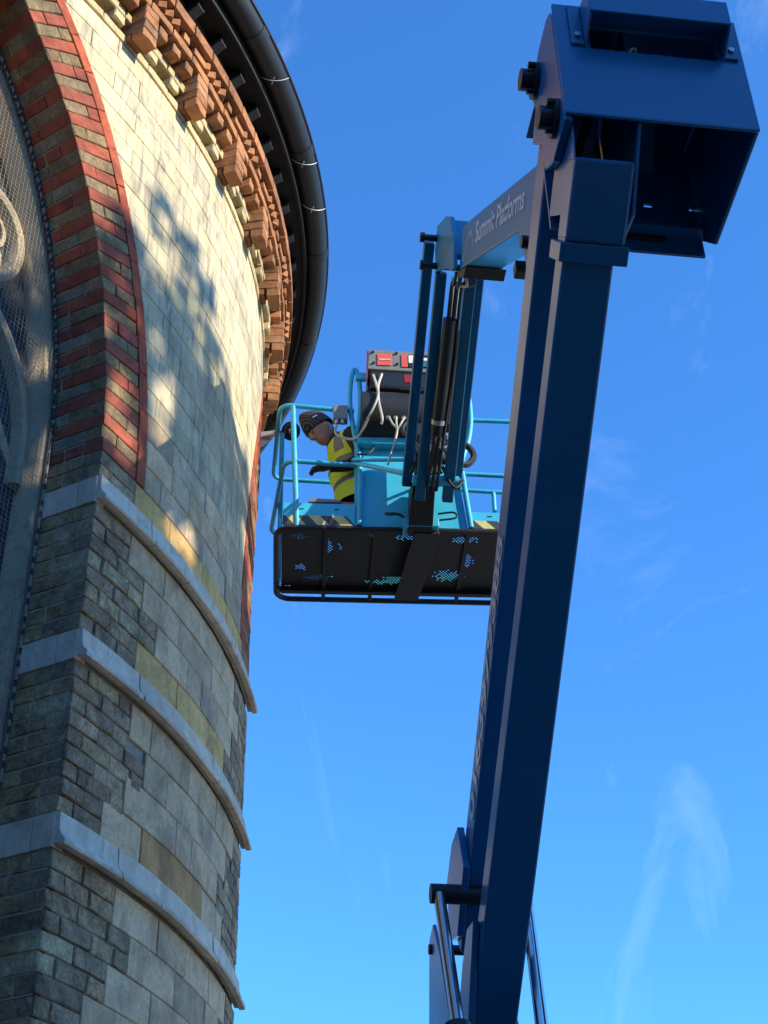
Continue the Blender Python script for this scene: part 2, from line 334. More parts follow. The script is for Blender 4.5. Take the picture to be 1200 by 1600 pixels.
def brick(name, parent, mat, col, s, z, w, h, d, off=0.0, rot=0.0, rough=0.002, yaw=0.0, loc=None, phi=None):
    me = brick_mesh(w, h, d, rough, mat); o = bpy.data.objects.new(name, me); COL.objects.link(o); o.parent = parent; o.color = (*col, 1)
    ph = (PHI0 + s / R) if phi is None else phi
    nrm = Vector((math.cos(ph), math.sin(ph), 0)); t = Vector((math.sin(ph), -math.cos(ph), 0))
    B = Matrix(((t.x, nrm.x, 0), (t.y, nrm.y, 0), (0, 0, 1))).to_4x4()
    p = (cp(s, z, off) if loc is None else loc) - org(parent)
    o.matrix_basis = Matrix.Translation(p) @ B @ Matrix.Rotation(rot, 4, 'Y') @ Matrix.Rotation(yaw, 4, 'Z')
    return o
C_RED, C_BUFF = (0.34, 0.090, 0.052), (0.265, 0.185, 0.098)
C_QUO, C_REV = (0.40, 0.275, 0.16), (0.44, 0.295, 0.14)
C_ASH, C_ASHO, C_YEL, C_BRN = (0.60, 0.51, 0.325), (0.70, 0.485, 0.285), (0.74, 0.45, 0.165), (0.64, 0.34, 0.135)

# ---- generic ashlar block with free left / right edges
def ashlar(name, parent, mat, col, fl, fr, z0, z1, off=0.0, bulge=0.0, gap=0.0022, ch=0.004):
    z0 += gap; z1 -= gap; zm = [z0, z0 + ch, (z0 + z1) / 2, z1 - ch, z1]
    wmid = fr((z0 + z1) / 2) - fl((z0 + z1) / 2)
    if wmid < 0.03: return None
    m_ = max(2, int(wmid / 0.1)); vs = []
    for zi, z in enumerate(zm):
        a, b = fl(z) + gap, fr(z) - gap
        if b - a < 0.012: b = a + 0.012
        xs = [a, a + min(ch, (b - a) * .2)] + [a + (b - a) * i / m_ for i in range(1, m_)] + [b - min(ch, (b - a) * .2), b]
        for xi, x in enumerate(xs):
            e = zi in (0, 4) or xi in (0, len(xs) - 1)
            vs.append(cp(x, z, off + (-ch if e else bulge * random.uniform(-1, 1))))
    nx = m_ + 3
    fs = [(j * nx + i, j * nx + i + 1, (j + 1) * nx + i + 1, (j + 1) * nx + i) for j in range(4) for i in range(nx - 1)]
    rim = list(range(nx)) + [j * nx + nx - 1 for j in range(1, 5)] + [4 * nx + i for i in range(nx - 2, -1, -1)] + [j * nx for j in range(3, 0, -1)]
    k = len(vs); cv = Vector((CX, CY, 0))
    for q in rim:
        p = vs[q].copy(); d = (p - cv); d.z = 0; vs.append(p - d.normalized() * 0.035)
    n_ = len(rim); fs += [(rim[i], k + i, k + (i + 1) % n_, rim[(i + 1) % n_]) for i in range(n_)]
    mb = MB(); mb.add(vs, fs); return mb.build(name, mat, parent, col, smooth=False)
def const(x): return lambda z: x
EXT = ARC + 0.372
def ext_r(z): return -ARC + math.sqrt(max(0.0, EXT ** 2 - max(0, z - ZS) ** 2))           # right edge of window 1's hood strip
def ext_l(z): return WID - ext_r(z)                                                          # left edge of window 2's

# ---- lower zones: rows of two brick courses each
ROWH = 0.0815 * 2
def run_row(z0, z1, b0, joints, cols, end, mat=M_ASHO, bulge=0.0012, left=None, right=None, name='ashlar_block'):
    pts = [b0] + [j for j in joints if b0 + 0.1 < j < end - 0.1] + [end]
    for i, (a, b) in enumerate(zip(pts, pts[1:])):
        c = cols(i, len(pts) - 1); fl = (left if (i == 0 and left) else const(a)); fr = (right if (i == len(pts) - 2 and right) else const(b))
        ashlar(name, wall, mat, jit(c, 0.10), fl, fr, z0, z1, random.uniform(-0.003, 0.003), bulge)
TOOTH = [0.30, 0.452, 0.605, 0.452]
def quoin_courses(zlo, zhi, b_of_row, side):
    """brick quoins of one pier corner, side=+1 left corner (s=0), -1 right corner (s=WID)"""
    n = max(1, round((zhi - zlo) / 0.0815)); h = (zhi - zlo) / n
    for k in range(n):
        z = zlo + (k + 0.5) * h; bnd = b_of_row(k // 2); alt = (k + int(zlo * 7)) % 2
        S = (lambda q: q) if side > 0 else (lambda q: WID - q)
        x = 0.0; first = 0.215 if alt else 0.105
        while x < bnd - 0.02:
            w = first if x == 0 else random.choice([0.215, 0.215, 0.24, 0.17])
            if bnd - (x + w) < 0.09: w = bnd - x
            dpt = (0.105 if alt else 0.215) if x == 0 else 0.06
            brick('quoin_brick', wall, M_QUO, jit(C_QUO if random.random() < 0.86 else (0.48, 0.35, 0.19), 0.24), S(x + w / 2), z, w - 0.009, h - 0.009, dpt, random.uniform(-0.006, 0.004) * (1.0 if side > 0 else 0.3), 0, 0.0035 if side > 0 else 0.002)
            x += w
        if side > 0:      # rest of the reveal, bricks behind the corner brick
            y = 0.105 if alt else 0.215
            while y < 0.30:
                w = 0.215 if random.random() < 0.6 else 0.105
                w = min(w, 0.34 - y)
                if w < 0.03: break
                loc = cp(0.0, z, -(y + w / 2)); ph = PHI0 - math.pi / 2
                brick('reveal_brick', ring0, M_QUO, jit(C_REV, 0.2), 0, z, w - 0.009, h - 0.009, 0.06, 0, 0, 0.0035, loc=loc, phi=ph); y += w
def zone(zlo, zhi, teeth, rowdefs):
    rows = max(1, round((zhi - zlo) / ROWH))
    rh = (zhi - zlo) / rows
    b = lambda r: teeth[min(r, len(teeth) - 1)]
    quoin_courses(zlo, zhi, b, 1); quoin_courses(zlo, zhi, lambda r: teeth[(r + 1) % len(teeth)], -1)
    for r in range(rows):
        jo, colf = rowdefs(r)
        run_row(zlo + r * rh, zlo + (r + 1) * rh, b(r), jo, colf, WID - teeth[(r + 1) % len(teeth)])
def lowdefs(kind):
    def f(r):
        if r == 0:
            jo = [0.632, 1.08, 1.36] if kind == 2 else ([0.87, 1.30, 1.62] if kind == 1 else [0.63, 1.07, 1.5])
            cc = C_BRN if kind == 2 else C_YEL
            return jo, (lambda i, n: cc if (i in ((1, 2) if kind == 2 else (0, 1, 2)) and kind != 3) else C_ASHO)
        base = [[0.86, 1.19, 1.55], [0.97, 1.165, 1.42], [0.84, 1.30, 1.66], [0.64, 1.075, 1.5]][(r + (kind == 3)) % 4]
        return base, (lambda i, n: C_ASHO if random.random() < 0.75 else random.choice([(0.54, 0.385, 0.235), (0.70, 0.47, 0.25), (0.68, 0.50, 0.31)]))
    return f
SB = 0.155   # string height
zone(H2, H1 - SB, [0.445, 0.605, 0.455, 0.30], lowdefs(1))
zone(H3, H2 - SB, [0.30, 0.455, 0.605, 0.447], lowdefs(2))
zone(0.93, H3 - SB, [0.447, 0.30, 0.452, 0.605, 0.452, 0.30, 0.452, 0.605, 0.455, 0.30], lambda r: lowdefs(3)(1 + (r % 3)))
# zone 0: two buff courses, then arch bricks at the edges, weathered ashlar up to 4.97
quoin_courses(H1, ZS, lambda r: 0.30, 1); quoin_courses(H1, ZS, lambda r: 0.30, -1)
Z0R = [H1, ZS, 4.625, 4.79, 4.955]
for r in range(4):
    z0, z1 = Z0R[r], Z0R[r + 1]
    jo = [[0.655, 1.08, 1.50], [0.53, 0.86, 1.07, 1.45], [0.64, 0.85, 1.29, 1.6], [0.40, 0.63, 1.06, 1.5]][r]
    colf = (lambda i, n: C_YEL) if r == 0 else (lambda i, n: random.choice([C_ASHO, (0.48, 0.36, 0.225), (0.60, 0.46, 0.30), (0.56, 0.42, 0.255)]))
    a = 0.30 if r == 0 else ext_r((z0 + z1) / 2); e = WID - 0.30 if r == 0 else ext_l((z0 + z1) / 2)
    run_row(z0, z1, a, jo, colf, e, left=None if r == 0 else ext_r, right=None if r == 0 else ext_l)
# upper ashlar, regular running bond
z = 4.955; r = 0; rows_n = 16; rh = (HC - 4.955) / rows_n
while r < rows_n:
    z0, z1 = 4.955 + r * rh, 4.955 + (r + 1) * rh; zm = (z0 + z1) / 2
    left = ext_r(zm); right = min(ext_l(zm), 3.4)
    if zm > 6.9: right = 3.4
    off0 = 0.20 if r % 2 else 0.42
    js = [off0 + 0.4345 * k for k in range(-6, 9)]
    pts = [left] + [j for j in js if left + 0.07 < j < right - 0.07] + [right]
    for i, (a, b) in enumerate(zip(pts, pts[1:])):
        t = random.random(); c = C_ASH if t < 0.55 else ((0.52, 0.44, 0.275) if t < 0.72 else ((0.46, 0.395, 0.265) if t < 0.8 else (0.62, 0.52, 0.30)))
        ashlar('ashlar_block', wall, M_ASH, jit(c, 0.05), ext_r if i == 0 else const(a), (ext_l if (i == len(pts) - 2 and right < 3.39) else const(b)), z0, z1, random.uniform(-0.0015, 0.0015), 0.0006, 0.002, 0.003)
    r += 1

# ---- arch bricks of the windows
ARCN = 37
def arch(parent, sr, sl, sides, full):
    A = math.acos((ARC - HALF) / ARC); n = ARCN; dt = A / n
    for side in sides:
        c0 = sr - ARC if side == 0 else sl + ARC; sg = 1 if side == 0 else -1
        for k in range(n):
            t = (k + 0.5) * dt; red = k % 2 == 0
            zc = ZS + (ARC + 0.145) * math.sin(t)
            if zc > HC + 0.25: continue
            mat = M_BRK if red else M_BRKO; hh = (ARC + 0.145) * dt - 0.007
            rt_ = sg * t      # rotation in the wall plane
            P = lambda rad: (c0 + sg * rad * math.cos(t), ZS + rad * math.sin(t))
            cut = [(0, 0.29)] if (k % 4 in (0, 1) and red) else ([(0, 0.19), (0.19, 0.29)] if k % 3 == 0 else ([(0, 0.115), (0.115, 0.29)] if k % 3 == 1 else [(0, 0.29)]))
            for (a, b) in cut:
                s_, z_ = P(ARC + (a + b) / 2)
                cc = C_RED if red else C_BUFF
                if a > 0 and not red and random.random() < 0.35: cc, mat2 = C_RED, M_BRK
                else: mat2 = mat
                d_ = 0.11 + 0.105 * (k // 2 % 2) if a == 0 else 0.05
                brick('arch_brick', parent, mat2, jit(cc, 0.16), s_, z_, b - a - 0.007, hh, d_, random.uniform(-0.003, 0.003), rt_, 0.0015 if mat2 is M_BRK else 0.0035)
            if full and side == 0:         # soffit brick behind
                d0 = 0.11 + 0.105 * (k // 2 % 2)
                for (a, b) in ([(d0, 0.34)] if k % 3 else [(d0, (d0 + 0.34) / 2), ((d0 + 0.34) / 2, 0.34)]):
                    s_, z_ = P(ARC + 0.0)
                    ph = PHI0 + s_ / R; rin = (a + b) / 2
                    me = brick_mesh(b - a - 0.008, (ARC) * dt - 0.007, 0.06, 0.0025, mat); ob = bpy.data.objects.new('soffit_brick', me); COL.objects.link(ob); ob.parent = parent
                    ob.color = (*jit(C_RED if red else (0.26, 0.22, 0.15), 0.16), 1)
                    nr = Vector((math.cos(ph), math.sin(ph), 0)); tt = Vector((-math.sin(ph), math.cos(ph), 0)); zz_ = Vector((0, 0, 1))
                    inw = (tt * -math.cos(t) * sg - zz_ * math.sin(t))     # faces the opening
                    xx = nr; zz2 = xx.cross(inw)
                    B = Matrix(((xx.x, inw.x, zz2.x), (xx.y, inw.y, zz2.y), (xx.z, inw.z, zz2.z))).to_4x4()
                    ob.matrix_basis = Matrix.Translation(cp(s_, z_, -rin) - org(parent)) @ B
        # thin hood strip of red bricks on edge
        m_ = 14; dt2 = A * 1.06 / m_
        for k in range(m_):
            t = (k + 0.5) * dt2; rr = ARC + 0.331
            s_, z_ = c0 + sg * rr * math.cos(t), ZS + rr * math.sin(t)
            if z_ > HC + 0.1: continue
            brick('hood_brick', parent, M_BRK, jit((0.44, 0.105, 0.05), 0.12), s_, z_, 0.074, rr * dt2 - 0.007, 0.05, 0.004 + random.uniform(-0.002, 0.002), sg * t, 0.0012)
arch(ring0, *WINS[0], (0, 1), True)
arch(ring1, *WINS[1], (1,), False)

# ---- string courses
PROF = [(0.0, 0.0), (0.026, -0.006), (0.032, -0.080), (0.042, -0.102), (0.062, -0.120), (0.072, -0.130), (0.074, -0.141), (0.068, -0.149), (0.035, -0.150), (0.028, -0.140), (0.0, -0.138)]
for hi, h in enumerate((H1, H2, H3)):
    back = MB(); core_patch(back, 0.012, WID - 0.012, h - SB + 0.012, h - 0.004, -0.02, 0.1, 0.05)
    st = back.build('string_course', M_MOR, apse, (0.12, 0.12, 0.12), fixn=False)
    js = [0.0] + [[0.44, 0.80, 1.20, 1.62], [0.46, 0.93, 1.35, 1.78], [0.42, 0.76, 1.05, 1.5, 1.88]][hi] + [WID]
    for i, (a, b) in enumerate(zip(js, js[1:])):
        mb = MB(); nseg = max(3, int((b - a) / 0.09)); n_ = len(PROF); vs = []
        jj = random.uniform(-0.0025, 0.0025)
        for q in range(nseg + 1):
            s = a + 0.0028 + (b - a - 0.0056) * q / nseg
            vs += [cp(s, h + dz, o_ * 0.8 + jj + random.uniform(-0.002, 0.0015)) for o_, dz in PROF]
        fs = [(q * n_ + k, (q + 1) * n_ + k, (q + 1) * n_ + (k + 1) % n_, q * n_ + (k + 1) % n_) for q in range(nseg) for k in range(n_)]
        fs += [tuple(range(n_)), tuple(range(nseg * n_ + n_ - 1, nseg * n_ - 1, -1))]
        mb.add(vs, fs); mb.build('string_stone', M_STR, st, jit((0.70, 0.585, 0.45) if random.random() < 0.75 else (0.74, 0.60, 0.44), 0.07), smooth=True)
    for (a, b) in ((0.0, 0.115), (0.115, 0.34)):      # flush stones on the reveal
        loc = cp(-0.004, h - SB / 2 - 0.001, -(a + b) / 2)
        brick('string_stone', st, M_STR, jit((0.70, 0.58, 0.44), 0.06), 0, h, b - a - 0.004, SB - 0.004, 0.07, 0, 0, 0.001, loc=loc, phi=PHI0 - math.pi / 2)

# ---- cornice: corbels, dentils, band
cb = MB()
for k in range(82):      # ledge where the recess meets the ashlar below
    a, b = -2.2 + 8.2 * k / 82, -2.2 + 8.2 * (k + 1) / 82
    cb.add([cp(a, HC + 0.001, -0.02), cp(b, HC + 0.001, -0.02), cp(b, HC + 0.001, -0.12), cp(a, HC + 0.001, -0.12)], [(0, 1, 2, 3)])
core_patch(cb, -2.2, 6.0, HC + 0.0, 7.664, -0.11, 0.1, 0.08); core_patch(cb, -2.2, 6.0, 7.664, 7.74, 0.02, 0.1, 0.08)
core_patch(cb, -2.2, 6.0, 7.735, 7.80, 0.06, 0.1, 0.08); core_patch(cb, -2.2, 6.0, 7.80, 8.2, 0.13, 0.1, 0.1)
n_ = 82
for (o0, o1, zz) in ((-0.11, 0.02, 7.664), (0.02, 0.06, 7.735), (0.06, 0.13, 7.80)):
    for k in range(n_):
        a, b = -2.2 + 8.2 * k / n_, -2.2 + 8.2 * (k + 1) / n_
        cb.add([cp(a, zz, o0), cp(b, zz, o0), cp(b, zz, o1), cp(a, zz, o1)], [(0, 1, 2, 3)])
cornice = cb.build('cornice', M_MOR, apse, (0.13, 0.095, 0.06), fixn=False)  # dark backing: the shade of the deep gaps is put into its colour
C_CR, C_CO = (0.55, 0.44, 0.245), (0.41, 0.185, 0.083)
S0, UNIT = -0.14, 0.14
k0, k1 = -13, 27
for k in range(k0, k1):
    s = S0 + UNIT * k; corb = k % 4 == 0
    if corb:
        for q in range(4):
            zc = 7.372 + 0.036 + 0.073 * q
            brick('corbel_brick', cornice, M_BRK, jit(C_CO if random.random() < 0.7 else (0.38, 0.20, 0.11), 0.18), s + random.uniform(-.003, .003), zc, 0.124, 0.068, 0.20 if q else 0.085, 0.148 + random.uniform(-.004, .004), 0, 0.003)
        brick('corbel_brick', cornice, M_BRK, jit((0.30, 0.13, 0.07), 0.15), s, 7.372 + 0.046, 0.110, 0.045, 0.12, 0.046, 0, 0.002)
    else:
        brick('dentil_brick', cornice, M_BRK, jit(C_CO, 0.16), s, 7.624, 0.080, 0.078, 0.22, 0.125, 0, 0.003)
    if k % 4 in (1, 3):
        brick('cream_dentil', cornice, M_CREAM, jit(C_CR, 0.12), s + (0.02 if k % 4 == 1 else -0.02), 7.481, 0.090, 0.068, 0.14, 0.045, 0, 0.004)
    # serrated course: bricks set diagonally
    if k % 4 in (0, 1):
        for q in (0.035, 0.105): brick('serrated_brick', cornice, M_BRK, jit(C_CO, 0.14), s - 0.02 + q, 7.768, 0.066, 0.06, 0.08, 0.165, 0, 0.002, yaw=math.pi / 4)
    elif k % 4 == 2:
        brick('serrated_brick', cornice, M_BRK, jit(C_CO, 0.14), s + 0.035, 7.768, 0.062, 0.06, 0.10, 0.165, 0, 0.002)
    else:
        brick('serrated_brick', cornice, M_BRK, jit(C_CO, 0.14), s + 0.05, 7.768, 0.130, 0.06, 0.10, 0.165, 0, 0.002)
s = -2.1
while s < 3.75:
    brick('cornice_brick', cornice, M_CREAM, jit(C_CR, 0.10), s + 0.1, 7.408, 0.207, 0.066, 0.08, 0.010, 0, 0.003)
    brick('cornice_brick', cornice, M_CREAM, jit(C_CR, 0.10), s + 0.02, 7.552, 0.207, 0.064, 0.11, 0.048, 0, 0.003)
    brick('cornice_brick', cornice, M_BRK, jit(C_CO, 0.14), s + 0.12, 7.698, 0.207, 0.066, 0.15, 0.148 + random.uniform(-.003, .003), 0, 0.003)
    brick('band_brick', cornice, M_BRK, jit((0.38, 0.165, 0.078), 0.2), s + 0.05, 7.855, 0.207, 0.096, 0.10, 0.205, 0, 0.002)
    s += 0.214

# ---- eaves: soffit boards, rafter feet, gutter, roof
def sweep(profile, s0, s1, zbase, n, closed=True):
    mb = MB(); m_ = len(profile); vs = []
    for q in range(n + 1):
        s = s0 + (s1 - s0) * q / n; vs += [cp(s, HC, o_ ) + Vector((0, 0, zbase + dz - HC)) for o_, dz in profile]
    fs = [(q * m_ + k, (q + 1) * m_ + k, (q + 1) * m_ + (k + 1) % m_, q * m_ + (k + 1) % m_) for q in range(n) for k in range(m_ if closed else m_ - 1)]
    if closed: fs += [tuple(range(m_)), tuple(range(n * m_ + m_ - 1, n * m_ - 1, -1))]
    mb.add(vs, fs); return mb
soffit = sweep([(0.12, 0.0), (0.30, 0.0), (0.30, 0.02), (0.12, 0.02)], -3.0, 6.5, 8.13, 96).build('soffit', M_SOF, apse, smooth=True)
fascia = sweep([(0.285, 0.0), (0.305, 0.0), (0.305, 0.22), (0.285, 0.22)], -3.0, 6.5, 8.10, 96).build('fascia', M_SOF, apse, smooth=True)
for k in range(-8, 18):
    s = S0 + 0.06 + 0.28 * k
    poly = [(0.13, 8.0), (0.225, 8.06), (0.225, 8.125), (0.13, 8.125)]
    ph = PHI0 + s / R; nr = Vector((math.cos(ph), math.sin(ph), 0)); tt = Vector((-math.sin(ph), math.cos(ph), 0)); base = Vector((CX, CY, 0)) + nr * RC
    mb = MB(); mb.prism(poly, lambda u, v, t: base + nr * u + tt * t + Vector((0, 0, v)), -0.035, 0.035); mb.build('rafter_foot', M_RAFT, soffit, bevel=0.004)
    mb = MB(); mb.prism([(0.2255, 8.062), (0.2295, 8.062), (0.2295, 8.076), (0.2255, 8.076)], lambda u, v, t: base + nr * u + tt * t + Vector((0, 0, v)), -0.036, 0.036); mb.build('rafter_tip', M_CONSG, soffit)
gp = []
rg = 0.088
for i in range(13):
    t = math.pi * i / 12; gp.append((0.372 - rg * math.cos(t), -rg * math.sin(t)))
gp = [(0.276, 0.012)] + gp + [(0.472, 0.004), (0.474, 0.018), (0.462, 0.022), (0.452, 0.010)] + [(0.372 + (rg - 0.008) * math.cos(t), -(rg - 0.008) * math.sin(t)) for t in [math.pi * i / 10 for i in range(11)]] + [(0.290, 0.012)]
gutter = sweep(gp, -3.0, 6.5, 8.255, 128).build('gutter', M_GUT, apse, smooth=True)
for k in range(-2, 6):
    s = -0.36 + 0.93 * k
    prof = [(0.372 - (rg + 0.006) * math.cos(t), -(rg + 0.006) * math.sin(t)) for t in [math.pi * i / 10 for i in range(11)]] + [(0.372 - (rg - 0.01) * math.cos(t), -(rg - 0.01) * math.sin(t)) for t in [math.pi * (10 - i) / 10 for i in range(11)]]
    sweep(prof, s, s + 0.075, 8.255, 2).build('gutter_joint', M_GUT, gutter, smooth=True)
for s in (-0.62, -0.20, 0.02, 0.86, 1.55, 1.95):     # pale wire clips hanging round the gutter
    P = []
    for i in range(9):
        t = math.pi * (0.30 + 0.62 * i / 8); P.append(cp(s + 0.012 * i, HC, 0.372 - (rg + 0.012) * math.cos(t)) + Vector((0, 0, 8.255 - (rg + 0.012) * math.sin(t) - HC)))
    mb = MB(); mb.tube(P, 0.0024, 6)
    q = P[3]; mb.tube([q + Vector((-.01, .03, 0)), q, q + Vector((0.012, -0.03, -0.004))], 0.0022, 6)
    mb.build('gutter_clip', M_CLIP, gutter, smooth=True)
roof = MB(); ap = Vector((CX, CY, 8.3 + 3.4)); n = 64
rv = [cp(-15.3 + 30.6 * k / n, HC, 0.34) + Vector((0, 0, 8.29 - HC)) for k in range(n)]
roof.add(rv + [ap], [(k, (k + 1) % n, n) for k in range(n)]); roof.build('roof', M_SLATE, apse)

# ---- window 1: tracery, glass, wire guard
tr_c = (0.48, 0.385, 0.255)
def surf_sweep(path, prof, off, name, mat, parent, col, closed=False):
    """sweep a profile (lateral, outward) along a curve (s,z) lying in the wall's surface"""
    mb = MB(); n = len(path); m_ = len(prof); vs = []
    for i, (s, z) in enumerate(path):
        a = path[(i + 1) % n] if (closed or i < n - 1) else path[i]; b = path[i - 1] if (closed or i > 0) else path[i]
        dx, dz = a[0] - b[0], a[1] - b[1]; l = math.hypot(dx, dz) or 1; px, pz = -dz / l, dx / l
        vs += [cp(s + px * u, HC, off + v) + Vector((0, 0, z + pz * u - HC)) for u, v in prof]
    fs = [((i * m_ + k), ((i + 1) % n) * m_ + k, ((i + 1) % n) * m_ + (k + 1) % m_, i * m_ + (k + 1) % m_) for i in range(n if closed else n - 1) for k in range(m_)]
    if not closed: fs += [tuple(range(m_)), tuple(range((n - 1) * m_ + m_ - 1, (n - 1) * m_ - 1, -1))]
    mb.add(vs, fs); return mb.build(name, mat, parent, col, smooth=True)
win = MB(); zsill = 0.6
core_patch(win, -1.98, -0.02, zsill, 7.1, -0.425, 0.1, 0.1, lambda s, z: in_open(s, z, 0.12))
window = win.build('window', M_GLASS, apse, fixn=False)
A = math.acos((ARC - HALF) / ARC)
def arch_path(inset, c_r, c_l, rad, zs, half, n=18, zlow=zsill):
    rr = rad - inset; A_ = math.acos((rad - half) / rr) if (rad - half) / rr < 1 else 0
    L_ = [(c_r + rr, zlow), (c_r + rr, (zlow + zs) / 2)] + [(c_r + rr * math.cos(A_ * k / n), zs + rr * math.sin(A_ * k / n)) for k in range(n + 1)]
    Rr = [(c_l - (s - c_r), z) for s, z in L_]
    return L_ + Rr[::-1][1:]
JP = [(-0.055, -0.085), (-0.055, 0.03), (-0.02, 0.036), (0.008, 0.026), (0.02, 0.0), (0.036, -0.012), (0.048, -0.045), (0.05, -0.085)]
TP = [(-0.048, -0.08), (-0.045, -0.03), (-0.026, 0.012), (0.0, 0.022), (0.026, 0.012), (0.045, -0.03), (0.048, -0.08)]
surf_sweep(arch_path(0.055, -ARC, ARC - 2 * HALF, ARC, ZS, HALF), JP, -0.335, 'stone_jamb', M_TRA, window, tr_c)
surf_sweep([(-1.0, zsill), (-1.0, 2.5), (-1.0, 4.5)], TP, -0.35, 'mullion', M_TRA, window, tr_c)
for c in (-0.56, -1.44):
    hw = 0.42; rad = 0.86
    surf_sweep(arch_path(0.0, c + hw - rad, c - hw + rad, rad, 4.50, hw, 12, 4.3), TP, -0.345, 'sub_arch', M_TRA, window, tr_c)
    for sg in (1, -1):          # cusps
        pts = [(c + sg * (0.40 - 0.22 * math.sin(t)), 4.42 + 0.40 * t / 1.57) for t in [1.57 * i / 8 for i in range(9)]]
        surf_sweep(pts, [(-0.03, -0.06), (-0.03, -0.02), (0.03, -0.02), (0.03, -0.06)], -0.36, 'cusp', M_TRA, window, tr_c)
for (os_, oz_, orad) in ((-0.70, 5.63, 0.305), (-1.30, 5.63, 0.305), (-1.0, 6.22, 0.27)):
    circ = [(os_ + orad * math.cos(t), oz_ + orad * math.sin(t)) for t in [2 * math.pi * i / 30 for i in range(30)]]
    surf_sweep(circ, TP, -0.34, 'oculus_ring', M_TRA, window, tr_c, True)
    for k in range(4):
        a0 = math.pi / 4 + k * math.pi / 2; cc_ = (os_ + 0.42 * orad * math.cos(a0), oz_ + 0.42 * orad * math.sin(a0))
        lob = [(cc_[0] + 0.4 * orad * math.cos(a0 - 2.1 + 4.2 * i / 14), cc_[1] + 0.4 * orad * math.sin(a0 - 2.1 + 4.2 * i / 14)) for i in range(15)]
        surf_sweep(lob, [(-0.014, -0.05), (-0.014, -0.02), (0.014, -0.02), (0.014, -0.05)], -0.36, 'foil', M_TRA, window, tr_c)
    disc = MB(); cc_ = [cp(os_ + (orad - 0.02) * math.cos(t), HC, -0.415) + Vector((0, 0, oz_ + (orad - 0.02) * math.sin(t) - HC)) for t in [2 * math.pi * i / 30 for i in range(30)]]
    disc.add(cc_, [tuple(range(30))]); disc.build('oculus_pane', flat_mat('sky_tinted_glass', (0.20, 0.225, 0.235), 0.4, 0, 0.25, 10), window)  # pale pane colour stands in for sky reflected in the glass
for z_ in (1.3, 1.95, 2.6, 3.25, 3.9, 4.35):
    surf_sweep([(-1.9 + 1.8 * i / 12, z_ ) for i in range(13)], [(-0.014, -0.01), (-0.014, 0.016), (0.014, 0.016), (0.014, -0.01)], -0.405, 'saddle_bar', M_LEAD, window, (0.03, 0.03, 0.03))
# lead cames in the glass
lead = MB()
for i in range(1, 16):
    s = -2.0 + 0.125 * i; lead.box(-0.004, 0.004, -0.004, 0.004, zsill, 7.0, T=lambda x, y, z, s=s: cp(s + x, HC, -0.422 + y) + Vector((0, 0, z - HC)))
lead.build('lead_came', M_LEAD, window, kind='stuff')
# wire guard: woven square mesh just behind the reveal
wire = MB(); pitch_ = 0.027; OFFW = -0.275; rw = 0.0008
def guard_range_z(s):
    d = ARC - 0.02; a = d * d - (s + ARC) ** 2; b = d * d - (s - (ARC - 2 * HALF)) ** 2
    return ZS + math.sqrt(max(0, min(a, b)))
i = 0
for i in range(1, int(2 * HALF / pitch_)):
    s = -i * pitch_
    if s < -1.25: break
    zt = guard_range_z(s)
    if zt - zsill > 0.1:
        wire.box(-rw, rw, -rw, rw, 1.2, zt, T=lambda x, y, z, s=s: cp(s + x, HC, OFFW + y) + Vector((0, 0, z - HC)))
z_ = 1.2
while z_ < 7.0:
    hi_ = -0.018
    if z_ > ZS: hi_ = -ARC + math.sqrt((ARC - 0.02) ** 2 - (z_ - ZS) ** 2)
    lo_ = -1.25
    if hi_ - lo_ > 0.05:
        n = 7; P = [cp(lo_ + (hi_ - lo_) * q / n, HC, OFFW + 0.003) + Vector((0, 0, z_ - HC)) for q in range(n + 1)]
        vs = []
        for p in P: vs += [p + Vector((0, -rw, -rw)), p + Vector((0, rw, -rw)), p + Vector((0, rw, rw)), p + Vector((0, -rw, rw))]
        wire.add(vs, [(q * 4 + k, (q + 1) * 4 + k, (q + 1) * 4 + (k + 1) % 4, q * 4 + (k + 1) % 4) for q in range(n) for k in range(4)])
    z_ += pitch_
wire.build('wire_guard', M_WIRE, window, kind='stuff', fixn=False)
rodp = [(-0.012, 1.2 + (ZS - 1.2) * i / 20) for i in range(21)] + [(-ARC + (ARC - 0.012) * math.cos(A * k / 30), ZS + (ARC - 0.012) * math.sin(A * k / 30)) for k in range(1, 31)]
mb = MB(); mb.tube([cp(s, HC, OFFW) + Vector((0, 0, z - HC)) for s, z in rodp], 0.0065, 6); rod = mb.build('guard_rod', M_WIRE, window, smooth=True)
mb = MB()
tot = 0
for (s, z), (s2, z2) in zip(rodp, rodp[1:]):
    for f in (0.2, 0.6):
        p = cp(s + (s2 - s) * f, HC, OFFW) + Vector((0, 0, z + (z2 - z) * f - HC)); mb.cyl(p - Vector((0, 0, 0.016)), p + Vector((0.0, 0, 0.016)), 0.0085, 6)
mb.build('guard_lashing', M_LEAD, window, kind='stuff')

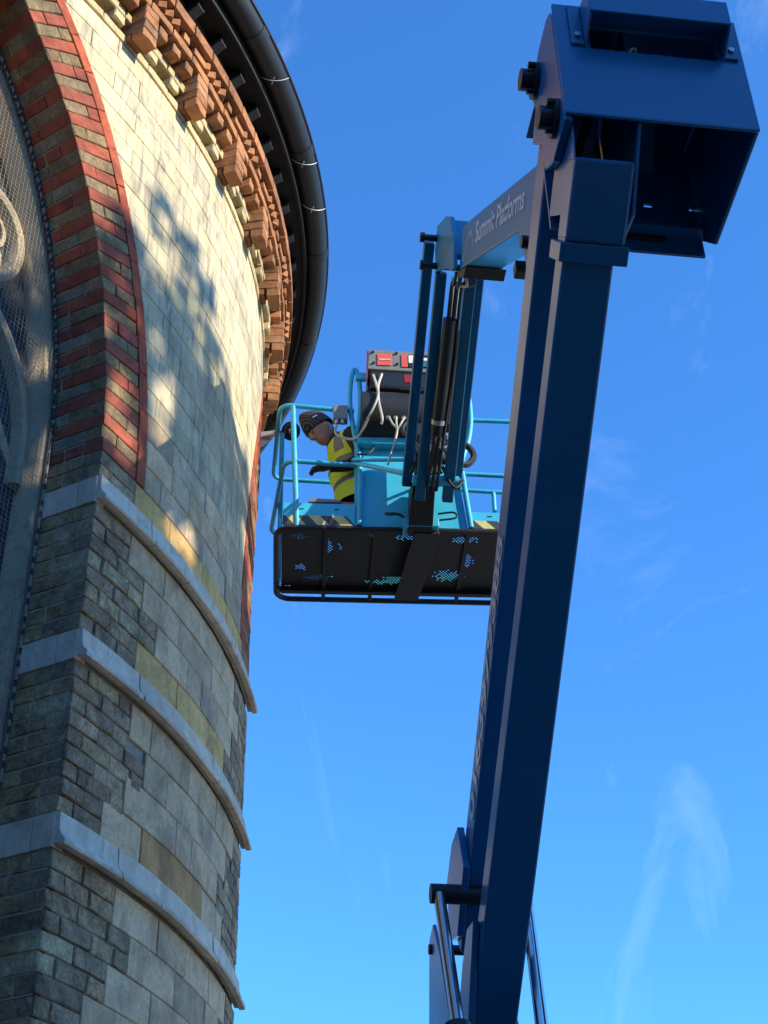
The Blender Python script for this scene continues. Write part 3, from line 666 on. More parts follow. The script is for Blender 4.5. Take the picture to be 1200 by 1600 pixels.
# ================================================================== WALL FITTING (dark round fitting on a pale arm)
fit = thing('wall_fitting', (-0.84, 8.25, 6.674), 'dark round fitting on a pale arm sticking out from the curved wall', 'wall fitting')
F0 = Vector((-0.88, 8.25, 6.68)); F1 = Vector((-0.735, 8.20, 6.665))
mb = MB(); d = (F1 - F0).normalized(); sx = Vector((0, 1, 0)); uz = Vector((0, 0, 1))
mb.hexa([F0 - sx * .02 - uz * .025, F1 - sx * .018 - uz * .016, F1 + sx * .018 - uz * .016, F0 + sx * .02 - uz * .025, F0 - sx * .02 + uz * .022, F1 - sx * .018 + uz * .012, F1 + sx * .018 + uz * .012, F0 + sx * .02 + uz * .022])
mb.build('arm', M_ARM, fit, bevel=0.003)
mb = MB(); mb.hexa([F0 - uz * .11 - sx * .006, F0 - uz * .03 + Vector((.1, 0, 0)) - sx * .006, F0 - uz * .03 + Vector((.1, 0, 0)) + sx * .006, F0 - uz * .11 + sx * .006, F0 - uz * .024 - sx * .006, F0 - uz * .022 + Vector((.1, 0, 0)) - sx * .006, F0 - uz * .022 + Vector((.1, 0, 0)) + sx * .006, F0 - uz * .024 + sx * .006]); mb.build('brace', M_STEEL, fit)
mb = MB(); mb.tube(bez([F1 + Vector((-.03, 0, .0)), F1 + Vector((.02, -.01, -.005)), F1 + Vector((.06, -.02, -.02))]), 0.014, 8); mb.build('joint', M_BLACK, fit, smooth=True)
DC = Vector((-0.652, 8.19, 6.672)); dn = Vector((0.25, -0.75, -0.6)).normalized()
mb = MB(); mb.cyl(DC - dn * 0.022, DC + dn * 0.012, 0.055, 24, 0.068); mb.cyl(DC + dn * 0.013, DC + dn * 0.02, 0.048, 24, 0.04); mb.build('disc', M_BLACK, fit, smooth=True)
mb = MB(); mb.cyl(DC + dn * 0.021, DC + dn * 0.026, 0.018, 16, 0.012); mb.build('boss', M_STEEL, fit, smooth=True)

# ================================================================== BOOM LIFT
AZ = math.radians(-8.0)
W_ = Vector((math.sin(AZ), math.cos(AZ), 0)); N_ = Vector((math.cos(AZ), -math.sin(AZ), 0)); Zv = Vector((0, 0, 1))
def L(a, z, b): return W_ * a + N_ * b + Zv * z       # boom plane (a, z) and lateral b
def Lb(b, a, z): return L(a, z, b)
lift = thing('boom_lift', tuple(L(4.8, GROUND, 1.1)), 'blue articulated boom lift reaching over to the curved wall', 'boom lift')
def beam(name, p0, p1, th, b0, b1, mat=M_BLUE, bevel=0.006, parent=lift):
    """box beam along p0->p1 (its lower edge), th = depth up from that edge"""
    d = Vector((p1[0] - p0[0], p1[1] - p0[1])).normalized(); v = Vector((-d.y, d.x))
    if v.y < 0: v = -v
    poly = [p0, p1, (p1[0] + v.x * th, p1[1] + v.y * th), (p0[0] + v.x * th, p0[1] + v.y * th)]
    mb = MB(); mb.prism(poly, L, b0, b1); return mb.build(name, mat, parent, bevel=bevel)
def plate(name, poly, b0, b1, mat=M_BLUE, bevel=0.003, parent=lift):
    mb = MB(); mb.prism(poly, L, b0, b1); return mb.build(name, mat, parent, bevel=bevel)
def pin(name, a, z, b0, b1, r, mat=M_BLACK, parent=lift, seg=16):
    mb = MB(); mb.cyl(L(a, z, b0), L(a, z, b1), r, seg); return mb.build(name, mat, parent, smooth=True)
bL, bR = 1.0, 1.16
near = beam('riser_beam', (2.98, 3.384), (6.0, 0.886), 0.108, bL, bR, bevel=0.008)
far = beam('riser_beam', (3.02, 3.912), (5.30, 1.90), 0.150, bL, bR, bevel=0.008)
# digits printed along the far beam's side
def text_mesh(txt, size):
    cu = bpy.data.curves.new('t', 'FONT'); cu.body = txt; cu.size = size; cu.extrude = 0.0; cu.offset = size * 0.022; cu.align_x = 'LEFT'
    ob = bpy.data.objects.new('t', cu); COL.objects.link(ob); dg = bpy.context.evaluated_depsgraph_get(); dg.update()
    me = bpy.data.meshes.new_from_object(ob.evaluated_get(dg)); bpy.data.objects.remove(ob); bpy.data.curves.remove(cu); return me
def put_text(name, txt, size, origin, xdir, ydir, mat, parent, sx=1.0, fit=None):
    me = text_mesh(txt, size); o_ = org(parent); wmax = max(v.co.x for v in me.vertices)
    if fit: sx = fit / wmax
    for v in me.vertices:
        p = origin + xdir * (v.co.x * sx) + ydir * v.co.y - o_; v.co = p
    me.materials.clear(); me.materials.append(mat); me.update(); return link(name, me, parent), wmax
fd = Vector((3.43 - 5.05, 0, 3.55 - 2.12)).normalized(); fdir = W_ * fd.x + Zv * fd.z; fup = (Zv * -fd.x + W_ * fd.z); 
if fup.z < 0: fup = -fup
o_d, wd = put_text('phone_number', '0163979388', 0.128, L(4.945, 2.25, bL - 0.003), fdir, fup, M_DIGIT, far, fit=1.07)
for ob_, (a_, z_) in ((o_d, (0, 0)),): pass
# lower end: lug plates, pins, lift cylinders, lower boom
plate('lug_plate', [(5.10, 2.31), (5.235, 2.30), (5.37, 2.20), (5.36, 1.97), (5.20, 1.93), (5.02, 2.12)], 0.972, 0.998)
plate('lug_plate', [(4.90, 1.875), (5.02, 1.89), (5.14, 1.80), (5.60, 1.25), (5.40, 1.05)], 0.974, 0.998)
plate('lower_plate', [(5.62, 2.13), (5.72, 2.10), (5.80, 1.75), (5.70, 1.1), (5.2, 0.7), (5.0, 0.95), (5.28, 1.60), (5.48, 1.95)], 0.955, 0.97, bevel=0.004)
plate('lower_plate', [(5.62, 2.13), (5.72, 2.10), (5.80, 1.75), (5.70, 1.1), (5.2, 0.7), (5.0, 0.95), (5.28, 1.60), (5.48, 1.95)], 1.19, 1.205, bevel=0.004)
pin('pivot_pin', 5.12, 2.055, 0.865, 1.20, 0.036)
pin('pivot_pin', 5.68, 2.05, 0.945, 1.22, 0.02)
for b_, p1 in ((0.895, (4.80, 1.20)), (1.215, (4.96, 1.20))):
    mb = MB(); mb.cyl(L(5.10, 2.04, b_), L(p1[0] + .03, p1[1] + 0.29, b_), 0.021, 14); mb.cyl(L(5.10 + .045, 2.03, b_), L(p1[0] + .075, p1[1] + 0.28, b_), 0.013, 12); mb.build('cylinder_rod', M_CHROME, lift, smooth=True)
    mb = MB(); mb.cyl(L(p1[0] + .05, p1[1] + .30, b_), L(4.5, 0.0, b_), 0.045, 18); mb.build('lift_cylinder', M_BLACK, lift, smooth=True)
beam('lower_boom', (5.45, 1.05), (4.55, -0.55), 0.22, 1.0, 1.2)
# ---- knuckle
KL = [(2.842, 3.60), (2.842, 4.10), (2.862, 4.15), (2.90, 4.168), (3.02, 4.165), (3.16, 4.10), (3.125, 3.99), (3.205, 3.91), (3.10, 3.785), (3.112, 3.72), (3.095, 3.66), (3.06, 3.632), (3.0, 3.592)]
knuckle = plate('knuckle_box', KL, 0.972, 0.998, bevel=0.004)
plate('side_plate', [(2.842, 3.62), (2.842, 4.13), (3.37, 4.14), (3.40, 3.95), (3.39, 3.72), (3.275, 3.58)], 1.572, 1.587, parent=knuckle, bevel=0.004)
mb = MB()           # front panel with the slot under the hood
for (b0, b1, z0, z1) in ((0.974, 1.586, 3.615, 3.945), (0.974, 1.085, 3.945, 4.05), (1.50, 1.586, 3.945, 4.05), (0.974, 1.586, 4.05, 4.155)):
    pass
def framed(mb, outer, inner, a0, a1):
    (b0, b1, z0, z1), (c0, c1, y0, y1) = outer, inner
    O = [(b0, z0), (b1, z0), (b1, z1), (b0, z1)]; I = [(c0, y0), (c1, y0), (c1, y1), (c0, y1)]
    vs = [L(a0, z, b) for b, z in O] + [L(a0, z, b) for b, z in I] + [L(a1, z, b) for b, z in O] + [L(a1, z, b) for b, z in I]
    fs = []
    for i in range(4):
        j = (i + 1) % 4; fs += [(i, j, 4 + j, 4 + i), (8 + i, 12 + i, 12 + j, 8 + j), (i, 8 + i, 8 + j, j), (4 + i, 4 + j, 12 + j, 12 + i)]
    mb.add(vs, fs)
framed(mb, (0.973, 1.586, 3.615, 4.155), (1.085, 1.50, 3.945, 4.05), 2.828, 2.841)
mb.build('front_panel', M_BLUE, knuckle, bevel=0.006)
mb = MB(); mb.box(1.0, 1.571, 2.842, 3.36, 4.131, 4.14, T=Lb); mb.build('top_plate', M_BLUE, knuckle)
mb = MB()           # back plate with two narrow slots
for (b0, b1, z0, z1) in ((1.16, 1.571, 3.835, 4.13), (1.16, 1.385, 3.818, 3.835), (1.415, 1.545, 3.818, 3.835), (1.16, 1.571, 3.60, 3.818)):
    mb.box(b0, b1, 3.35, 3.36, z0, z1, T=Lb)
mb.build('back_plate', M_BLUE, knuckle)
mb = MB(); mb.box(0.999, 1.20, 3.19, 3.20, 3.50, 4.13, T=Lb); mb.build('back_plate', M_BLUE, knuckle)
mb = MB(); mb.box(1.20, 1.571, 3.30, 3.375, 3.675, 3.69, T=Lb); mb.build('back_flange', M_BLUE, knuckle)
mb = MB(); mb.box(1.27, 1.44, 3.34, 3.40, 3.650, 3.674, T=Lb); mb.build('valve_block', M_BLACK, knuckle, bevel=0.004)
# hood over the slot
mb = MB(); mb.box(1.062, 1.522, 2.730, 2.737, 4.0, 4.115, T=Lb); mb.build('hood_lip', M_BLUE, knuckle, bevel=0.003)
mb = MB(); mb.prism([(2.737, 4.008), (2.828, 4.052), (2.828, 4.060), (2.737, 4.016)], L, 1.072, 1.512); mb.build('hood_plate', M_BLUE, knuckle)
for (b0, b1) in ((1.062, 1.070), (1.514, 1.522)):
    plate('hood_side', [(2.7375, 3.995), (2.7375, 4.115), (2.827, 4.14), (2.827, 3.94)], b0, b1, parent=knuckle, bevel=0.002)
mb = MB(); mb.box(1.02, 1.061, 2.818, 2.827, 3.945, 4.14, T=Lb); mb.build('hood_foot', M_BLUE, knuckle, bevel=0.002)
mb = MB(); mb.box(1.523, 1.566, 2.818, 2.827, 3.945, 4.14, T=Lb); mb.build('hood_foot', M_BLUE, knuckle, bevel=0.002)
pin('bolt', 0, 0, 0, 0.001, 0.001) if False else None
for b_ in (1.04, 1.545):
    mb = MB(); mb.cyl(L(2.817, 3.985, b_), L(2.810, 3.985, b_), 0.010, 10); mb.build('bolt', M_STEEL, knuckle, smooth=True)
mb = MB(); mb.tube(bez([L(2.85, 3.95, 1.21), L(2.835, 3.965, 1.22), L(2.85, 3.985, 1.24), L(2.86, 3.955, 1.235)]), 0.004, 6); mb.build('cable_tie', M_CABLE, knuckle, smooth=True)
for (a_, z_) in ((3.075, 4.075), (2.925, 3.70)):
    mb = MB(); mb.cyl(L(a_, z_, 0.972), L(a_, z_, 0.958), 0.062, 20); mb.cyl(L(a_, z_, 0.957), L(a_, z_, 0.915), 0.037, 18)
    for q in range(3):
        t = 0.6 + q * 2.1; mb.cyl(L(a_ + .05 * math.cos(t), z_ + .05 * math.sin(t), 0.957), L(a_ + .05 * math.cos(t), z_ + .05 * math.sin(t), 0.935), 0.012, 8)
    mb.build('pivot_boss', M_BLACK, knuckle, smooth=True)
plate('cheek_plate', [(2.866, 3.61), (3.08, 3.66), (3.20, 3.56), (3.06, 3.42), (2.90, 3.46), (2.884, 3.485)], 1.0, 1.006, parent=knuckle, bevel=0.002)
# inner sleeve and collar at the top of the near beam
beam('sleeve', (2.868, 3.4615), (3.06, 3.302), 0.125, 0.999, 1.185, parent=knuckle, bevel=0.01)
beam('collar', (3.062, 3.300), (3.108, 3.262), 0.15, 0.985, 1.20, mat=M_BLUE, parent=knuckle, bevel=0.004)
plate('inner_plate', [(2.85, 3.62), (2.85, 4.1), (3.3, 4.1), (3.35, 3.7), (3.16, 3.42), (3.02, 3.40)], 1.205, 1.217, parent=knuckle, bevel=0.003)
mb = MB(); mb.tube(bez([L(2.95, 3.8, 1.10), L(3.12, 3.62, 1.06), L(3.22, 3.40, 1.09), L(3.4, 3.2, 1.08)]), 0.014, 8); mb.build('hose', M_RUB, knuckle, smooth=True)
# ---- upper boom
UB0, UB1 = (3.02, 3.673), (5.70, 5.855)
ub = beam('upper_boom', (3.375, 3.9622), UB1, 0.238, 1.24, 1.44, mat=M_TEAL, bevel=0.008)
ud = Vector((UB1[0] - UB0[0], 0, UB1[1] - UB0[1])).normalized(); udir = W_ * ud.x + Zv * ud.z; uup = Zv * ud.x - W_ * ud.z
def U(t, v, b): return L(UB0[0], UB0[1], b) + udir * t + uup * v
ULEN = math.hypot(UB1[0] - UB0[0], UB1[1] - UB0[1])
o_t, wt = put_text('lettering', 'Summit Platforms', 0.150, U(ULEN - 0.485, 0.088, 1.2375), -udir, uup, M_WHITE, ub, fit=1.24)
mb = MB()           # the twin peak mark before the name
pk = [(ULEN - 0.12, 0.035), (ULEN - 0.16, 0.06), (ULEN - 0.285, 0.175), (ULEN - 0.315, 0.150), (ULEN - 0.345, 0.168), (ULEN - 0.43, 0.078)]
for (t0, v0), (t1, v1) in zip(pk, pk[1:]):
    d = Vector((t1 - t0, v1 - v0)).normalized(); q = Vector((-d.y, d.x)) * 0.004
    mb.add([U(t0 - q.x, v0 - q.y, 1.2375), U(t1 - q.x, v1 - q.y, 1.2375), U(t1 + q.x, v1 + q.y, 1.2375), U(t0 + q.x, v0 + q.y, 1.2375)], [(0, 1, 2, 3)])
mb.build('peak_mark', M_WHITE, ub, fixn=False)
plate('boom_lug', [(4.38, 4.795), (4.12, 4.60), (4.16, 4.44), (4.30, 4.46)], 1.222, 1.237, mat=M_TEAL, parent=ub, bevel=0.003)
pin('lug_pin', 4.25, 4.56, 1.195, 1.222, 0.028, parent=ub)
mb = MB(); mb.cyl(L(4.42, 4.45, 1.36), L(4.70, 4.72, 1.36), 0.028, 12); mb.build('ram', M_BLACK, ub, smooth=True)
mb = MB()
mb.box(1.36, 1.43, 4.72, 4.80, 4.93, 5.0, T=Lb); mb.build('valve_block', M_BLACK, ub, bevel=0.006)
mb = MB(); mb.box(1.33, 1.40, 4.86, 4.92, 5.02, 5.09, T=Lb); mb.build('valve_block', M_BLACK, ub, bevel=0.006)
mb = MB(); mb.prism([(5.52, 5.70), (5.74, 5.88), (5.76, 5.855), (5.60, 5.69)], L, 1.238, 1.46); mb.build('end_guard', M_UNDER, ub, bevel=0.004)
# end bracket (fork) carrying the fly jib
HD = [(5.62, 6.03), (5.66, 6.225), (5.78, 6.36), (6.06, 6.575), (6.16, 6.47), (6.18, 6.31), (6.05, 6.20), (5.86, 6.02), (5.735, 5.875), (5.66, 5.83)]
head = plate('boom_head', HD, 1.20, 1.224, mat=M_TEAL, bevel=0.004)
plate('side_plate', HD, 1.455, 1.475, mat=M_TEAL, parent=head, bevel=0.004)
mb = MB(); mb.box(1.224, 1.455, 5.66, 5.70, 5.93, 6.20, T=Lb); mb.build('cross_plate', M_TEAL, head)
pin('head_pin', 6.08, 6.49, 1.12, 1.53, 0.02, parent=head); pin('head_pin', 6.12, 6.30, 1.11, 1.54, 0.02, parent=head)
for b_ in (1.112, 1.538):
    for (a_, z_) in ((6.08, 6.49), (6.12, 6.30)):
        mb = MB(); mb.cyl(L(a_, z_, b_ - .012), L(a_, z_, b_ + .012), 0.030, 14); mb.build('pin_cap', M_BLACK, head, smooth=True)
# ---- fly jib: two pairs of link arms, ram between
def arm(b0, b1, p0, p1, th, skew=0.0):
    d = Vector((p1[0] - p0[0], p1[1] - p0[1])).normalized(); v = Vector((-d.y, d.x)); v = v if v.y > 0 else -v
    mb = MB(); pts = []
    for (p, sk) in ((p0, 0), (p1, skew)):
        for b_ in (b0, b1):
            pts.append((p, b_ + sk))
    P = lambda p, b_, t: L(p[0] + v.x * t, p[1] + v.y * t, b_)
    mb.hexa([P(p0, b0, 0), P(p1, b0 + skew, 0), P(p1, b1 + skew, 0), P(p0, b1, 0), P(p0, b0, th), P(p1, b0 + skew, th), P(p1, b1 + skew, th), P(p0, b1, th)])
    return mb.build('jib_arm', M_TEAL_SHADE, lift, bevel=0.006)
arm(1.128, 1.190, (6.10, 6.46), (7.50, 5.71), 0.06, 0.045)
arm(1.197, 1.262, (6.14, 6.26), (7.46, 5.575), 0.055, 0.05)
arm(1.372, 1.440, (6.14, 6.26), (7.46, 5.575), 0.055, 0.05)
arm(1.447, 1.508, (6.10, 6.46), (7.50, 5.71), 0.06, 0.045)
mb = MB(); mb.cyl(L(6.14, 6.24, 1.30), L(6.42, 6.09, 1.305), 0.014, 12); mb.cyl(L(6.14, 6.24, 1.335), L(6.42, 6.09, 1.34), 0.009, 12); mb.build('ram_rod', M_CHROME, lift, smooth=True)
mb = MB(); mb.cyl(L(6.36, 6.115, 1.31), L(7.02, 5.77, 1.325), 0.042, 16); mb.cyl(L(6.42, 6.08, 1.365), L(6.95, 5.80, 1.375), 0.016, 10); mb.build('jib_ram', M_BLACK, lift, smooth=True)
mb = MB(); mb.cyl(L(6.93, 5.815, 1.323), L(6.955, 5.80, 1.323), 0.046, 16); mb.build('ram_band', M_STEEL, lift, smooth=True)
# ---- basket frame of reference
BH = 5.565
BC = Vector((0.24645, 7.87334, BH)); EX = Vector((0.9975, 0.07066, 0)); EY = Vector((-0.07066, 0.9975, 0))
def Bk(x, y, z): return BC + EX * x + EY * y + Zv * z
XL, XR, DEP = -0.945, 0.945, 0.85
basket = MB()
def rrect(x0, x1, y0, y1, z, r, n=6):
    P = []
    for cx_, cy_, a0 in ((x1 - r, y0 + r, -90), (x1 - r, y1 - r, 0), (x0 + r, y1 - r, 90), (x0 + r, y0 + r, 180)):
        for k in range(n + 1):
            t = math.radians(a0 + 90 * k / n); P.append(Bk(cx_ + r * math.cos(t), cy_ + r * math.sin(t), z))
    return P
basket.tube(rrect(XL, XR, 0.0, DEP, 0.0, 0.10), 0.019, 8, closed=True)
bframe = basket.build('basket_frame', M_UNDER, lift, smooth=True)
# floor: solid tread plate with worn-through looking patches of open mesh
fl = MB(); cs = 0.022; nx = int((XR - XL - 0.05) / cs); ny = int((DEP - 0.065) / cs / 0.7)
patches = [(-0.80, 0.10, .10, .03), (-0.60, 0.20, .03, .11), (-0.52, 0.22, .02, .10), (-0.78, 0.46, .05, .05), (-0.66, 0.58, .11, .05), (-0.10, 0.08, .09, .045), (-0.32, 0.07, .03, .03),
           (-0.10, 0.56, .17, .06), (0.28, 0.10, .12, .05), (0.33, 0.34, .05, .09), (0.22, 0.53, .13, .08), (0.02, 0.74, .10, .05), (0.62, 0.18, .16, .07), (-0.86, 0.70, .03, .03), (-0.2, 0.62, .2, .03)]
for i in range(nx):
    for j in range(ny):
        x0 = XL + 0.025 + (i + (0.5 if j % 2 else 0.0)) * cs; y0 = 0.02 + j * cs * 0.7; xc, yc = x0 + cs / 2, y0 + cs * 0.35
        openc = any((((xc - p[0]) / p[2]) ** 2 + ((yc - p[1]) / p[3]) ** 2) * 1.5 < random.uniform(0.2, 1.3) for p in patches)
        cy = cs * 0.7
        if not openc:
            fl.add([Bk(x0, y0, 0.004), Bk(x0 + cs, y0, 0.004), Bk(x0 + cs, y0 + cy, 0.004), Bk(x0, y0 + cy, 0.004)], [(0, 1, 2, 3)])
        else:
            o4 = [(x0, y0), (x0 + cs, y0), (x0 + cs, y0 + cy), (x0, y0 + cy)]; m4 = [(x0 + cs * .5, y0 + cy * .16), (x0 + cs * .82, y0 + cy * .5), (x0 + cs * .5, y0 + cy * .84), (x0 + cs * .18, y0 + cy * .5)]
            vs = [Bk(x, y, 0.004) for x, y in o4 + m4]
            fl.add(vs, [(0, 1, 4), (1, 5, 4), (1, 2, 5), (2, 6, 5), (2, 3, 6), (3, 7, 6), (3, 0, 7), (0, 4, 7)])
fl.build('basket_floor', M_UNDER, lift, fixn=False)
for x in (-0.62, -0.30, 0.30, 0.62):
    mb = MB(); mb.box(x - 0.013, x + 0.013, 0.015, DEP - 0.015, -0.012, 0.002, T=Bk); mb.build('cross_member', M_UNDER, bframe)
mb = MB(); mb.box(XL + 0.02, XR - 0.02, DEP - 0.16, DEP - 0.13, -0.035, 0.002, T=Bk); mb.build('cross_member', M_UNDER, bframe)
mb = MB(); mb.prism([(-0.085, -0.06), (0.085, -0.06), (0.06, -0.004), (-0.06, -0.004)], lambda u, v, t: Bk(u + 0.02 - 0.10 * t, t, v), -0.05, DEP - 0.1); mb.build('support_beam', M_UNDER, bframe, bevel=0.004)
# rails
def rail(name, pts, r=0.0165, f=0.09): 
    mb = MB(); mb.tube(fillet([Bk(*p) for p in pts], f), r, 10); return mb.build(name, M_RAIL, lift, smooth=True)
rail('top_rail', [(-0.44, 0.0, 0.985), (XL + 0.0, 0.0, 1.03), (XL - 0.05, DEP, 1.035), (XR, DEP, 0.95), (XR, 0.0, 0.93), (0.33, 0.0, 0.935)])
rail('mid_rail', [(-0.42, 0.0, 0.52), (XL + 0.04, 0.0, 0.545), (XL - 0.055, DEP, 0.54), (XR, DEP, 0.48), (XR, 0.0, 0.45), (0.30, 0.0, 0.47)])
rail('rail_post', [(-0.858, 0.0, 1.02), (-0.835, 0.0, 0.5), (-0.812, 0.0, 0.0)], 0.018)
rail('rail_post', [(-0.93, 0.30, 1.02), (-0.93, 0.60, 0.35), (-0.93, 0.62, 0.0)], 0.0165)
rail('rail_post', [(0.62, DEP, 0.97), (0.62, DEP, 0.5), (0.62, DEP, 0.0)], 0.0165)
rail('rail_post', [(0.80, 0.45, 0.94), (0.72, 0.70, 0.90), (0.66, 0.84, 0.60)], 0.0165)
rail('rail_post', [(0.87, 0.0, 0.93), (0.87, 0.0, 0.5), (0.87, 0.0, 0.0)], 0.018)
# toe boards with hazard stripes
for (x0, x1) in ((-0.905, -0.435), (0.325, 0.905)):
    mb = MB(); mb.box(x0, x1, -0.004, 0.004, 0.018, 0.195 if x0 < 0 else 0.155, T=Bk); tb = mb.build('toe_board', M_CYAN, lift, bevel=0.002)
    x = x0
    zt = 0.095 if x0 < 0 else 0.085
    k = 0
    while x < x1 - 0.005:
        xe = min(x + 0.075, x1)
        mb = MB(); sk = -0.06
        a0, a1 = max(x0, min(x1, x + sk)), max(x0, min(x1, xe + sk))
        mb.add([Bk(x, -0.0065, 0.022), Bk(xe, -0.0065, 0.022), Bk(a1, -0.0065, zt), Bk(a0, -0.0065, zt)], [(0, 1, 2, 3)])
        mb.build('hazard_stripe', M_YEL if k % 2 else M_CHAR, tb, fixn=False); x = xe; k += 1
    for xs_ in (x0 + 0.12, x1 - 0.12):
        mb = MB(); mb.box(xs_ - 0.016, xs_ + 0.016, -0.007, -0.0045, 0.145 if x0 < 0 else 0.118, 0.151 if x0 < 0 else 0.124, T=Bk); mb.build('slot', M_BLACK, tb)
for (p0, p1) in (((XL + .02, 0.08), (XL + .02, DEP - .08)), ((XR - .02, 0.08), (XR - .02, DEP - .08))):
    mb = MB(); mb.box(p0[0] - .004, p0[0] + .004, p0[1], p1[1], 0.018, 0.17, T=Bk); mb.build('toe_board', M_CYAN, lift, bevel=0.002)
mb = MB(); mb.box(XL + 0.1, XR - 0.1, DEP - 0.10, DEP - 0.092, 0.018, 0.17, T=Bk); mb.build('toe_board', M_CYAN, lift, bevel=0.002)
# control panel sheets
mb = MB(); mb.prism([(-0.438, 0.018), (0.30, 0.018), (0.27, 0.30), (0.245, 0.45), (0.26, 0.74), (-0.44, 0.74)], lambda u, v, t: Bk(u, t, v), 0.006, 0.012)
pnl = mb.build('front_sheet', M_CYAN, lift, bevel=0.003)
for v in pnl.data.vertices: v.co += EY * 0.0
mb = MB(); mb.prism([(-0.43, 0.018), (-0.43, 0.74), (-0.43, 0.7)], lambda u, v, t: Bk(u, t, v), 0.006, 0.012) if False else None
# hoops either side of the sheet
def hoop(pts, r=0.021):
    mb = MB(); mb.tube(bez([Bk(*p) for p in pts], 8), r, 10); return mb.build('hoop', M_RAIL, lift, smooth=True)
hoop([(-0.41, -0.012, 0.02), (-0.405, -0.012, 0.50), (-0.435, -0.012, 0.75), (-0.468, -0.012, 1.02), (-0.462, -0.012, 1.25), (-0.436, -0.012, 1.355), (-0.405, -0.012, 1.25), (-0.40, -0.012, 0.95), (-0.435, -0.012, 0.70)], 0.017)
hoop([(0.317, -0.012, 0.02), (0.285, -0.012, 0.40), (0.28, -0.012, 0.56), (0.335, -0.012, 0.76), (0.358, -0.012, 0.95), (0.348, -0.012, 1.15), (0.30, 0.0, 1.28), (0.22, 0.02, 1.30)], 0.019)
mb = MB(); mb.box(-0.43, -0.36, -0.05, -0.015, 1.24, 1.30, T=Bk); mb.build('hoop_clamp', M_CYAN, lift, bevel=0.004)
# control console
mb = MB(); mb.hexa([Bk(-0.355, -0.13, 1.265), Bk(0.09, -0.13, 1.245), Bk(0.09, 0.20, 1.22), Bk(-0.33, 0.20, 1.22), Bk(-0.34, -0.13, 1.445), Bk(0.09, -0.13, 1.43), Bk(0.09, 0.20, 1.42), Bk(-0.33, 0.20, 1.42)])
console = mb.build('control_console', M_CONSG, lift, bevel=0.006)
def lab(name, x0, x1, z0, z1, mat, y=-0.134, dz=0.0):
    mb = MB(); mb.box(x0, x1, y - 0.003, y, z0, z1, T=Bk); return mb.build(name, mat, console, bevel=0.002)
lab('red_label', -0.285, -0.185, 1.295, 1.400, M_RED); lab('red_label', -0.118, -0.075, 1.285, 1.40, M_RED)
lab('panel_recess', -0.072, 0.08, 1.285, 1.40, M_BLACK); lab('white_label', -0.068, -0.02, 1.32, 1.39, M_WHITE, -0.1375); lab('green_label', -0.015, 0.075, 1.29, 1.34, M_GREEN, -0.1375); lab('white_label', -0.01, 0.07, 1.345, 1.37, M_WHITE, -0.1375)
lab('white_label', -0.275, -0.195, 1.340, 1.352, M_DIGIT, -0.1375)
for (x, z) in ((-0.315, 1.415), (-0.31, 1.315), (-0.15, 1.41), (-0.148, 1.31)):
    mb = MB(); mb.cyl(Bk(x, -0.133, z), Bk(x, -0.142, z), 0.010, 8); mb.build('screw', M_BLACK, console)
mb = MB(); mb.hexa([Bk(-0.36, -0.126, 1.13), Bk(-0.352, -0.126, 1.13), Bk(-0.34, 0.2, 1.15), Bk(-0.35, 0.2, 1.15), Bk(-0.357, -0.126, 1.43), Bk(-0.345, -0.126, 1.44), Bk(-0.335, 0.2, 1.40), Bk(-0.345, 0.2, 1.40)]); mb.build('side_cheek', M_DRED, console)
mb = MB(); mb.hexa([Bk(-0.34, -0.125, 1.10), Bk(0.08, -0.125, 1.09), Bk(0.08, 0.16, 1.08), Bk(-0.32, 0.16, 1.08), Bk(-0.345, -0.127, 1.262), Bk(0.085, -0.127, 1.242), Bk(0.085, 0.18, 1.218), Bk(-0.325, 0.18, 1.218)]); mb.build('console_tray', M_BLACK, console, bevel=0.02)
mb = MB(); mb.box(-0.10, 0.0, -0.13, -0.126, 1.15, 1.22, T=Bk); mb.build('red_patch', M_DRED, console)
mb = MB(); mb.cyl(Bk(-0.39, -0.03, 0.90), Bk(0.25, -0.03, 0.90), 0.185, 28); mb.build('rotary_housing', M_UNDER, lift, smooth=True)
mb = MB(); mb.box(-0.36, 0.22, -0.08, 0.10, 1.0, 1.12, T=Bk); mb.build('housing_top', M_UNDER, lift, bevel=0.01)
mb = MB(); mb.hexa([Bk(-0.14, -0.20, 1.03), Bk(0.04, -0.20, 1.02), Bk(0.04, -0.06, 1.09), Bk(-0.05, -0.06, 1.09), Bk(-0.13, -0.205, 1.035), Bk(0.04, -0.205, 1.025), Bk(0.04, -0.06, 1.10), Bk(-0.05, -0.06, 1.10)]); mb.build('grey_flap', M_CONSG, lift)
mb = MB(); mb.box(-0.42, 0.26, -0.06, 0.005, 0.665, 0.72, T=Bk); mb.build('housing_lip', M_RAIL, lift, bevel=0.006)
# small grey switch box on the rail
mb = MB(); mb.box(-0.585, -0.485, -0.05, 0.02, 0.88, 1.0, T=Bk); sb = mb.build('switch_box', M_CONSG, lift, bevel=0.006)
for x in (-0.56, -0.52):
    mb = MB(); mb.cyl(Bk(x, -0.03, 0.88), Bk(x, -0.03, 0.85), 0.014, 10); mb.build('gland', M_STEEL, sb, smooth=True)
